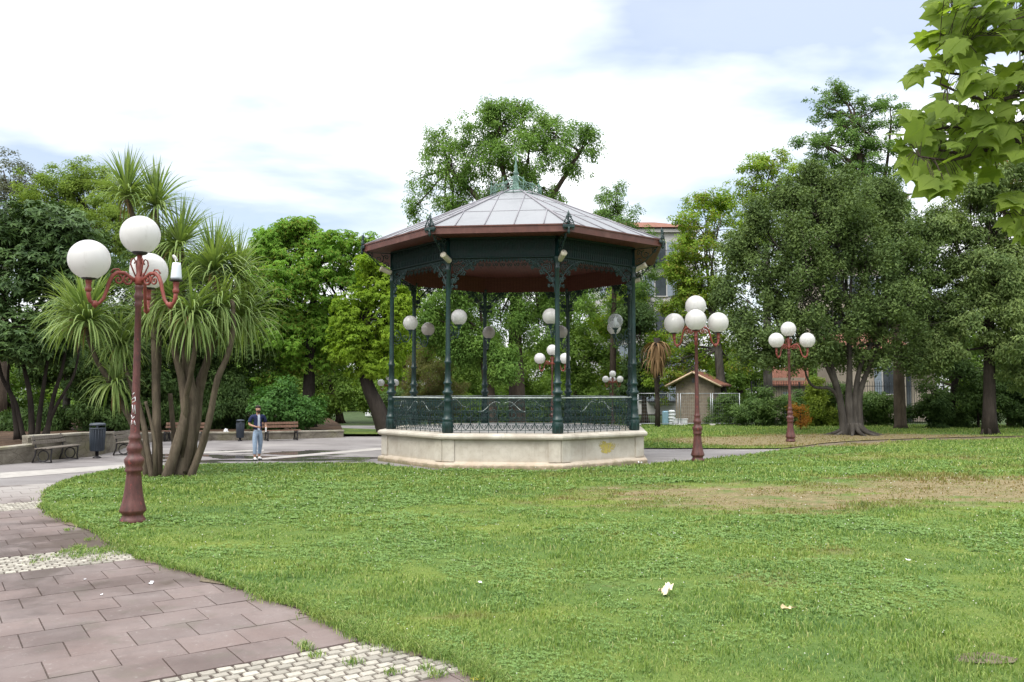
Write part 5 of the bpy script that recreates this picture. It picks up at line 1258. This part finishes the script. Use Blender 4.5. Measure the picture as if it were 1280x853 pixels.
# ------------------------------------------------------------------ buildings beyond the trees
M_stucco=simple('white_stucco',(.42,.41,.40),.9,.2,.08,.6,0,.05,(.40,.38,.35),.3); M_beige=simple('beige_stucco',(.36,.31,.25),.9,.2,.1,.8,0,.08,(.28,.24,.19),.4); M_pane=simple('dark_pane',(.05,.06,.07),.1,.6,.2,2); M_shut=simple('grey_blue_shutter',(.22,.26,.30),.6,.3,.1); M_grille=simple('dark_railing',(.02,.022,.025),.5,.4)
def tile_mat():
    k=NT('red_roof_tile'); o=k.obj(); w=k.n('ShaderNodeTexWave',wave_type='BANDS',bands_direction='X'); w.inputs['Scale'].default_value=1.6; k.set(w.inputs['Vector'],o)
    n=k.noise(3,o,5,.7); col=k.ramp(n,[(.3,(.16,.065,.042)),(.6,(.235,.105,.07)),(.8,(.29,.16,.11))])
    col=k.mix(k.mr(w.outputs['Fac'],0,.4,.5,0),col,(.10,.05,.035)); return k.done(k.pbsdf(col,.85,.2,0,k.bump(w.outputs['Fac'],.6,.06)))
M_tile=tile_mat()
M_rub=wall_mat(); M_hutstone=simple('warm_rubble_stone',(.22,.185,.145),.9,.2,.28,5,0,.5,(.24,.20,.15),3)
def window(parent,x,y,z,w,h,shut=True,balc=False):
    m=MB(); t=.09
    for c,d in (((x-w/2,y,z),(t,.12,h+t)),((x+w/2,y,z),(t,.12,h+t)),((x,y,z+h/2),(w-t,.12,t)),((x,y-.03,z-h/2),(w+.2,.2,.08))): m.box(c,d)
    f=m.build('window',M_stucco,parent); m=MB(); m.box((x,y+.02,z),(w-t,.03,h-t)); m.box((x,y,z),(.05,.04,h-t)); m.build('pane',M_pane,f)
    if shut:
        for s in (-1,1):
            m=MB(); m.box((x+s*(w*.78+.02),y-.02,z),(w*.5,.05,h))
            for k in range(7): m.box((x+s*(w*.78+.02),y-.05,z-h*.42+k*h*.14),(w*.44,.02,.05))
            m.build('shutter',M_shut,f)
    if balc:
        m=MB(); m.box((x,y-.45,z-h/2-.08),(w*2.4,.9,.12)); 
        for k in range(13): m.box((x-w*1.15+k*w*2.3/12,y-.86,z-h/2+.45),(.03,.03,.95))
        m.box((x,y-.86,z-h/2+.95),(w*2.35,.04,.04)); m.build('balcony',M_grille,f)
def block(label,px0,px1,Y,ztop,wall_m,rows,cols,z0,dz,roof=True,rz=0):
    a=P(px0,400,Y); b=P(px1,400,Y); w=b.x-a.x
    t=thing('apartment_block',label,'building',((a.x+b.x)/2,Y+5,0),rz)
    m=MB(); m.box((0,0,ztop/2),(w,10,ztop)); m.box((0,-5.1,ztop-.25),(w+.5,.5,.3)); 
    for i in range(rows-1): m.box((0,-5.04,z0+dz*(i+.58)),(w,.12,.18))
    m.build('wall',wall_m,t)
    if roof:
        m=MB(); e=.6
        m.add([(-w/2-e,-5-e,ztop+.02),(w/2+e,-5-e,ztop+.02),(w/2+e,5+e,ztop+.02),(-w/2-e,5+e,ztop+.02),(-w/2+3,0,ztop+1.6),(w/2-3,0,ztop+1.6)],[(0,1,5,4),(1,2,5),(2,3,4,5),(3,0,4),(0,3,2,1)]); m.build('roof',M_tile,t)
    for i in range(rows):
        for j in range(cols): window(t,-w/2+w*(j+.5)/cols,-5.03,z0+dz*i,1.1,1.9,True,(i+j)%2==0)
    return t
block('white apartment block with red tiled roof seen between bandstand and plane tree',750,872,76,17.2,M_stucco,5,4,2.2,3.2)
bb2=block('pale beige building glimpsed through the tall trees at right',1040,1135,78,20.8,M_beige,6,5,2.2,3.3)
m=MB(); q=P(1121,254,73.0)-bb2.location
M_blue=simple('blue_awning',(.05,.12,.42),.7,.2,.1)
m.add([(q.x-1.4,-5.05,q.z+.5),(q.x+1.4,-5.05,q.z+.5),(q.x+1.4,-6.4,q.z-.05),(q.x-1.4,-6.4,q.z-.05),(q.x-1.4,-6.4,q.z-.35),(q.x+1.4,-6.4,q.z-.35),(q.x-1.4,-5.05,q.z+.44),(q.x+1.4,-5.05,q.z+.44)],[(0,1,2,3),(3,2,5,4),(0,3,6),(1,7,2)]); m.build('awning',M_blue,bb2)
# low house behind the hedge with shuttered window, porch wing and red roof
hs=thing('low_house','low beige house with blue grey shuttered window behind the hedge and the oak','house',P(1085,520,58).xy.to_3d())
def hx(px,Y=58): return P(px,500,Y).x-hs.location.x
m=MB(); x0,x1=hx(1062),hx(1133); m.box(((x0+x1)/2,3,2.6),(x1-x0,6,5.2)); m.build('wall',M_beige,hs)
m=MB(); x2,x3=hx(1140),hx(1176); m.box(((x2+x3)/2,3.6,2.2),(x3-x2,5.8,4.4)); m.build('wing_wall',M_beige,hs)
m=MB(); m.add([(x2-1.1,-.3,4.1),(x3+.6,-.3,4.1),(x3+.6,6,5.3),(x2-1.1,6,5.3),(x2-1.1,-.3,3.95),(x3+.6,-.3,3.95),(x3+.6,6,5.15),(x2-1.1,6,5.15)],[(0,1,2,3),(7,6,5,4),(0,4,5,1),(1,5,6,2),(2,6,7,3),(3,7,4,0)]); m.build('porch_roof',M_iron,hs)
m=MB(); m.add([(x0-.5,-.5,5.1),(x1+.4,-.5,5.1),(x1+.4,3,6.4),(x0-.5,3,6.4),(x1+.4,6.5,5.1),(x0-.5,6.5,5.1)],[(0,1,2,3),(3,2,4,5),(1,4,2),(0,3,5)]); m.build('roof',M_tile,hs)
m=MB(); m.box((hx(1137),.4,1.9),(.5,.3,3.8)); m.build('doorway',M_pane,hs)
window(hs,hx(1112),-.03,3.0,1.0,2.2,True)
sh=thing('tiled_shed','small building with a red tiled roof between the laurel and the oak','building',P(984,520,62).xy.to_3d(),R(-20)); sh.scale=(.62,.8,.98)
m=MB(); m.box((0,2,1.6),(4.2,4,3.2)); m.build('wall',M_beige,sh)
m=MB(); m.add([(-2.5,-.5,2.7),(2.5,-.5,2.7),(2.5,2,4.1),(-2.5,2,4.1),(2.5,4.5,2.7),(-2.5,4.5,2.7),(-2.5,-.5,2.58),(2.5,-.5,2.58)],[(0,1,2,3),(3,2,4,5),(1,4,2),(0,3,5),(0,6,7,1)]); m.build('roof',M_tile,sh)
m=MB(); m.box((0,-.02,1.05),(.9,.06,2.1)); m.build('door',M_shut,sh)
# stone hut
hu=thing('stone_hut','small rubble stone hut with red tiled gable roof behind the four globe lamp','hut',P(869,533,54).xy.to_3d(),R(-24))
m=MB(); hw=1.25; m.box((0,1.5,1.3),(2*hw,3,2.6)); m.add([(-hw,0,2.6),(hw,0,2.6),(0,0,3.35),(-hw,3,2.6),(hw,3,2.6),(0,3,3.35)],[(0,1,2),(4,3,5),(0,2,5,3),(2,1,4,5)]); m.build('wall',M_hutstone,hu)
M_raft=simple('pale_rafter',(.42,.33,.22),.7,.3,.2,8)
for s in (-1,1):
    m=MB(); e=.55
    V=[(0,-.6,3.46),(0,3.5,3.46),(s*(hw+e),3.5,2.55),(s*(hw+e),-.6,2.55)]; V2=[(x,y,z-.09) for x,y,z in V]
    m.add(V+V2,[(0,1,2,3),(7,6,5,4),(0,4,5,1),(1,5,6,2),(2,6,7,3),(3,7,4,0)]); rs=m.build('roof_slope',M_tile,hu)
    m=MB(); m.tube([(0,-.63,3.36),(s*(hw+e),-.63,2.44)],.07,4); m.tube([(0,-.2,3.33),(s*(hw+e),-.2,2.41)],.05,4); m.build('rafter',M_raft,rs)
m=MB(); m.box((0,-.03,2.85),(.3,.08,.3)); m.build('vent',M_pane,hu)
# distant pale kiosk below the leaning trunk
t=thing('pale_kiosk','small white kiosk far behind, seen under the leaning chestnut trunk','kiosk',P(466,540,70).xy.to_3d()); m=MB(); m.bbox((0,0,1.1),(1.1,1.2,2.2),.05); m.build('wall',M_white,t); m=MB(); m.bbox((0,0,2.28),(1.5,1.6,.16),.05); m.build('roof',M_shut,t); m=MB(); m.box((0,-.61,1.35),(.6,.04,.7)); m.build('window',M_pane,t)
# ------------------------------------------------------------------ fences
def picket(px0,px1,Y,h):
    a=P(px0,500,Y).x; b=P(px1,500,Y).x; n=int((b-a)/.16)
    t=thing('iron_fence','dark iron picket fence showing above the hedge in front of the low house','fence',((a+b)/2,Y,0)); w=b-a
    m=MB()
    for i in range(n+1): x=-w/2+w*i/n; m.box((x,0,h/2),(.022,.022,h)); m.lathe([(.022,h),(.001,h+.09)],4,(x,0,0))
    m.build('pickets',M_grille,t)
    m=MB()
    for z in (.25,h-.25): m.box((0,0,z),(w,.045,.04))
    m.build('rails',M_grille,t)
    k=int(w/2.6)
    for i in range(k+1):
        m=MB(); m.bbox((-w/2+w*i/k,.05,h/2),(.07,.07,h+.06),.01); m.build('post',M_grille,t)
picket(940,1180,54.5,2.72)
M_galv=simple('galvanised_tube',(.36,.38,.40),.4,.5,.12,4,.6)
def mesh_panel(px0,px1,Y,label,dy=0):
    a=P(px0,500,Y); b=P(px1,500,Y+dy); L_=(Vector((b.x,Y+dy))-Vector((a.x,Y))).length; rz=math.atan2(dy,b.x-a.x)
    t=thing('fence_panel',label,'fence panel',((a.x+b.x)/2,Y+dy/2,0),rz,'temporary mesh fence panels')
    m=MB()
    for s in (-1,1): m.tube([(s*(L_/2-.03),0,.05),(s*(L_/2-.03),0,2.02)],.026,6)
    for z in (.15,2.0): m.tube([(-L_/2,0,z),(L_/2,0,z)],.022,6)
    fr=m.build('frame',M_galv,t)
    m=MB(); n=int(L_/.13)
    for i in range(1,n): m.tube([(-L_/2+L_*i/n,0,.15),(-L_/2+L_*i/n,0,2.0)],.004,3,cap=False)
    for i in range(1,9): m.tube([(-L_/2,0,.15+i*.205),(L_/2,0,.15+i*.205)],.004,3,cap=False)
    m.build('wire_mesh',M_galv,t)
    for s in (-1,1):
        m=MB(); m.bbox((s*(L_/2-.05),0,.06),(.22,.6,.13),.03); m.build('foot_block',M_stucco,t)
mesh_panel(797,848,51.2,'mesh fence panel between the bandstand and the dead palm',.2)
mesh_panel(850,889,51.4,'mesh fence panel in front of the stone hut',.1)
mesh_panel(890,925,51.5,'mesh fence panel right of the hut, half in the laurel',-.2)
# things stored behind the fence
M_pblue=simple('pale_blue_plastic',(.24,.40,.50),.5,.4,.1)
t=thing('water_tank','pale blue upright plastic tank behind the mesh fence','tank',P(832,534,52.2).xy.to_3d()); m=MB(); m.bbox((0,0,.45),(.36,.4,.9),.06); m.build('shell',M_pblue,t); m=MB(); m.lathe([(.09,.9),(.09,.96),(.001,.97)],12); m.build('cap',M_iron,t)
t=thing('plaster_sacks','white upright stack of sacks behind the mesh fence','sacks',P(840,534,52).xy.to_3d())
for i in range(5):
    m=MB(); m.sphere((.02*(i%2),0,.1+.19*i),.2,12,8,sc=(1.15,1.0,.55)); m.build('sack',M_white,t)
t=thing('white_trough','low white trough on the ground right of the dead palm','trough',P(850,535,51.9).xy.to_3d())
m=MB()
for c,d in (((0,-.24,.2),(.8,.05,.4)),((0,.24,.2),(.8,.05,.4)),((-.4,0,.2),(.05,.43,.4)),((.4,0,.2),(.05,.43,.4)),((0,0,.03),(.75,.43,.05))): m.box(c,d)
m.build('basin',M_white,t); m=MB(); m.bbox((0,-.25,.41),(.92,.09,.05),.01); m.build('rim',M_white,t)
# ------------------------------------------------------------------ dead palm
PB=P(822,537,49.0); PB.z=0
t=thing('dead_palm','thin palm with a skirt of dead brown fronds right of the bandstand','palm tree',PB)
m=MB(); m.tube([(0,0,-.1),(.02,0,1.2),(-.03,0,2.6),(0,0,4.2),(.02,0,5.3)],[.17,.14,.13,.16,.2],8)
for k in range(60):
    z=random.uniform(.3,4.3); a=random.uniform(0,6.28); m.box((.15*math.cos(a),.15*math.sin(a),z),(.06,.06,.10),a)
m.build('trunk',B_dark,t)
rg=np.random.RandomState(5)
strap_object('dead_fronds',rosette(rg,(0,0,5.0),170,1.15,-.85,.11,1.6),M_deadleaf,t)
strap_object('dry_stubs',rosette(rg,(0,0,4.2),70,1.1,-.95,.09,1.9),M_deadleaf,t)
# ------------------------------------------------------------------ maple spray reaching in from the right
F_maple=foliage('maple_leaf',(.090,.155,.034),(.215,.310,.072),.6,.5,.3,2.5)
half=[(0,0),(.10,-.07),(.24,-.10),(.27,.02),(.44,.02),(.56,.10),(.46,.20),(.42,.30),(.54,.42),(.63,.60),(.46,.58),(.32,.60),(.27,.70),(.20,.78),(.10,.90),(0,1.06)]
def maple_leaf(m,c,tip,nrm,s,curl):
    tip=tip.normalized(); x=tip.cross(nrm).normalized(); nrm=x.cross(tip)
    def w(u,v): return c+x*(u*s)+tip*(v*s)+nrm*(-(u*u)*curl*s*.9-(v*v)*curl*.45*s+abs(u)*.10*s)
    r=[w(u,v) for u,v in half]; mid=[w(0,v) for v in (.8,.55,.3)]
    l=[w(-u,v) for u,v in half[1:-1]]
    n=len(half); vs=r+mid+l
    fr=list(range(n))+[n,n+1,n+2]; fl=[0]+[n+2,n+1,n][0:3]+[n-1]+[n+3+i for i in range(len(l))][::-1]
    m.add(vs,[tuple(fr),tuple(fl)],0,False)
mt=thing('maple_tree','maple whose leafy branch hangs into the top right corner','tree',(3.9,3.6,.03))
O=mt.location.copy(); rnd=random.Random(12)
m=MB(); m.tube([(0,0,-.2),(.02,.02,.7),(.05,0,1.6),(.1,.05,2.6),(.15,.1,3.6),(.25,.2,5.0)],[.2,.15,.135,.12,.10,.06],12); m.build('trunk',B_brown,mt)
def MP(px,py,Y): return P(px,py,Y)-O
tw=MB(); nodes=[]
def twig(pts,r0,r1):
    q=smooth3([MP(*p) for p in pts],5); tw.tube(q,[r0+(r1-r0)*i/(len(q)-1) for i in range(len(q))],6); nodes.extend(q[3:]); return q
st_=Vector((.1,.05,2.6)); 
root_pts=[st_,MP(1420,215,3.4),MP(1330,190,3.2)]
tw.tube(smooth3(root_pts+[MP(1290,178,3.1)],4),[.05-.035*i/12 for i in range(13)],7)
st2=[Vector((.14,.09,3.4)),MP(1430,60,3.5),MP(1340,70,3.3),MP(1290,72,3.1)]; tw.tube(smooth3(st2,4),[.045-.033*i/12 for i in range(13)],7)
twig([(1290,178,3.1),(1262,176,3.05),(1235,186,3.0),(1205,192,2.95),(1175,188,2.9)],.011,.004)
twig([(1290,168,3.15),(1258,182,3.0),(1225,190,2.95),(1190,200,2.85),(1150,196,2.8)],.010,.003)
twig([(1290,150,3.2),(1255,158,3.15),(1222,160,3.1),(1180,160,3.0),(1140,175,2.95)],.010,.003)
twig([(1290,72,3.1),(1262,52,3.05),(1232,48,3.0),(1200,56,2.95),(1170,62,2.9)],.011,.004)
twig([(1290,60,3.2),(1255,25,3.1),(1225,12,3.0),(1190,10,3.0)],.010,.003)
twig([(1290,90,3.3),(1260,100,3.2),(1225,96,3.1),(1190,92,3.05),(1160,88,3.0)],.010,.003)
twig([(1300,110,3.0),(1270,120,2.95),(1240,126,2.9),(1205,118,2.85),(1175,105,2.85)],.010,.003)
twig([(1300,255,3.0),(1280,262,2.95),(1262,268,2.9),(1245,262,2.85)],.007,.003)
m=MB(); cnt=0
def leaf_at(px,py,Y,s=None,face=.5):
    c=MP(px,py,Y)
    tip=Vector((rnd.gauss(-.75,.45),rnd.gauss(-.15,.5),rnd.gauss(-.45,.25)))
    nrm=Vector((rnd.gauss(-.05,.3),rnd.gauss(-face,.25),rnd.gauss(.72,.15)))
    if rnd.random()<.16: nrm=Vector((rnd.gauss(0,.5),-1,rnd.gauss(.1,.3)))
    maple_leaf(m,c,tip,nrm,s or rnd.uniform(.052,.098),rnd.uniform(.2,.8))
    # stalk back to the nearest twig
    q=min(nodes,key=lambda v:(v-c).length); d=(q-c).length
    if d<.32:
        mid=c.lerp(q,.5)+Vector((0,0,.02)); tw.tube([c,mid,q],.0013,4,cap=False)
region=[(1162,-20),(1150,45),(1152,80),(1165,105),(1150,140),(1130,165),(1115,200),(1128,228),(1155,232),(1172,248),(1196,215),(1222,222),(1262,196),(1300,200),(1300,-20)]
RX=[p[0] for p in region]
k=0
while k<430:
    px=rnd.uniform(1112,1300); py=rnd.uniform(-20,245)
    if not inpoly(np.array([px]),np.array([py]),region)[0]: continue
    # sky gaps
    if any(((px-gx)/ga)**2+((py-gy)/gb)**2<1 for gx,gy,ga,gb in ((1180,128,16,12),(1252,82,22,9),(1262,148,22,10),(1204,140,16,9),(1228,60,10,6))): continue
    leaf_at(px+22,py-8,rnd.uniform(2.75,3.3)); k+=1
for px,py,Y in ((1128,150,2.9),(1122,182,2.85),(1118,205,2.8),(1150,228,2.75),(1168,240,2.75),(1185,232,2.8),(1150,52,3.0),(1135,92,3.0),(1160,20,3.0),(1270,270,2.9),(1255,280,2.85),(1285,255,2.95),(1262,250,2.9),(1290,285,2.9),(1278,292,2.95),(1250,262,2.85),(1272,285,2.85)):
    for _ in range(4 if py>235 else 3): leaf_at(px+16+rnd.uniform(-8,8),py-6+rnd.uniform(-9,9),Y)
side_nodes=[]
for k in range(46):
    st0=rnd.choice([Vector((.2,.15,4.2)),Vector((.14,.09,3.4)),Vector((.25,.2,4.9)),MP(1420,215,3.4),MP(1430,60,3.5),MP(1340,70,3.3),MP(1330,190,3.2)])
    e=st0+Vector((rnd.gauss(.15,.8),rnd.gauss(.3,.7),rnd.gauss(.45,.5)))
    w=e+O
    if w.y<1.5 or (w.x/max(w.y,.1)<.66 and w.y>0): continue
    q=smooth3([st0,st0.lerp(e,.5)+Vector((0,0,.12)),e],4); tw.tube(q,[.013-.0012*i for i in range(len(q))],5); side_nodes.append((st0,e))
for st0,e in side_nodes:
    for j in range(13):
        c=st0.lerp(e,rnd.uniform(.45,1.05))+Vector((rnd.gauss(0,.12),rnd.gauss(0,.12),rnd.gauss(0,.10))); w=c+O
        if w.x/max(w.y,.1)<.65: continue
        maple_leaf(m,c,Vector((rnd.gauss(0,.7),rnd.gauss(0,.7),rnd.gauss(-.45,.25))),Vector((rnd.gauss(0,.3),rnd.gauss(-.2,.3),.8)),rnd.uniform(.055,.1),rnd.uniform(.2,.8))
br=tw.build('branch',B_brown,mt); m.build('leaves',F_maple,mt)
# ------------------------------------------------------------------ litter on grass and paving
M_paper=simple('crumpled_paper',(.72,.62,.45),.8,.2,.15,20); M_straw=simple('straw_leaf',(.58,.46,.28),.8,.2,.15,20); M_ycard=simple('yellow_card',(.65,.50,.06),.6,.3,.1)
def scrap(name,label,cat,loc,sz,mat,seed,rz=0,lift=.05):
    rn=random.Random(seed); n=7; m=MB(); V=[]
    for i in range(n):
        for j in range(n):
            u,v=i/(n-1)-.5,j/(n-1)-.5; V.append((u*sz[0]+rn.uniform(-.1,.1)*sz[0],v*sz[1]+rn.uniform(-.1,.1)*sz[1],abs(rn.gauss(0,sz[2]))+sz[2]*3*max(0,u)))
    m.add(V,[(i*n+j,(i+1)*n+j,(i+1)*n+j+1,i*n+j+1) for i in range(n-1) for j in range(n-1)]); o=m.build(name,mat,None,Vector(loc)+Vector((0,0,lift)),(0,0,rz)); return tag(o,label,cat)
scrap('crumpled_paper','crumpled cream paper lying in the middle of the lawn','litter',G(832,750),(.11,.12,.045),M_paper,1,.4,.065)
scrap('dry_leaf','curled straw coloured leaf on the lawn right of the crumpled paper','leaf',G(985,771),(.14,.035,.012),M_straw,2,-.5,.075)
scrap('yellow_leaf','yellow leaf on the paving edge at the bottom of the lawn','leaf',G(603,849),(.17,.12,.008),M_ycard,3,.2,.012)
for i,(px,py,sz,lb) in enumerate(((106,726,.022,'white scrap on the brown slabs below the pale sett band'),(127,745,.018,'small white scrap in the middle of the brown slabs'),(189,731,.04,'pale elongated scrap on the slabs near the lawn edge'),(600,737,.03,'tiny white scrap among the clover'),(1135,708,.04,'small white scrap on the right of the lawn'),(800,580,.09,'white scrap at the right foot of the plinth'),(724,579,.16,'pale litter lying along the foot of the plinth'))):
    scrap('paper_scrap',lb,'litter',G(px,py),(sz*1.5,sz,sz*.2),M_white,10+i,i*.7,.075 if i in(3,4) else .012)
struct(sheet('bare_patch',[tuple((G(1230,831)+Vector((.24*math.cos(a)*random.uniform(.8,1.2),.16*math.sin(a)*random.uniform(.8,1.2),0)))[:2]) for a in [2*PI*i/14 for i in range(14)]],.050,M_dirt))
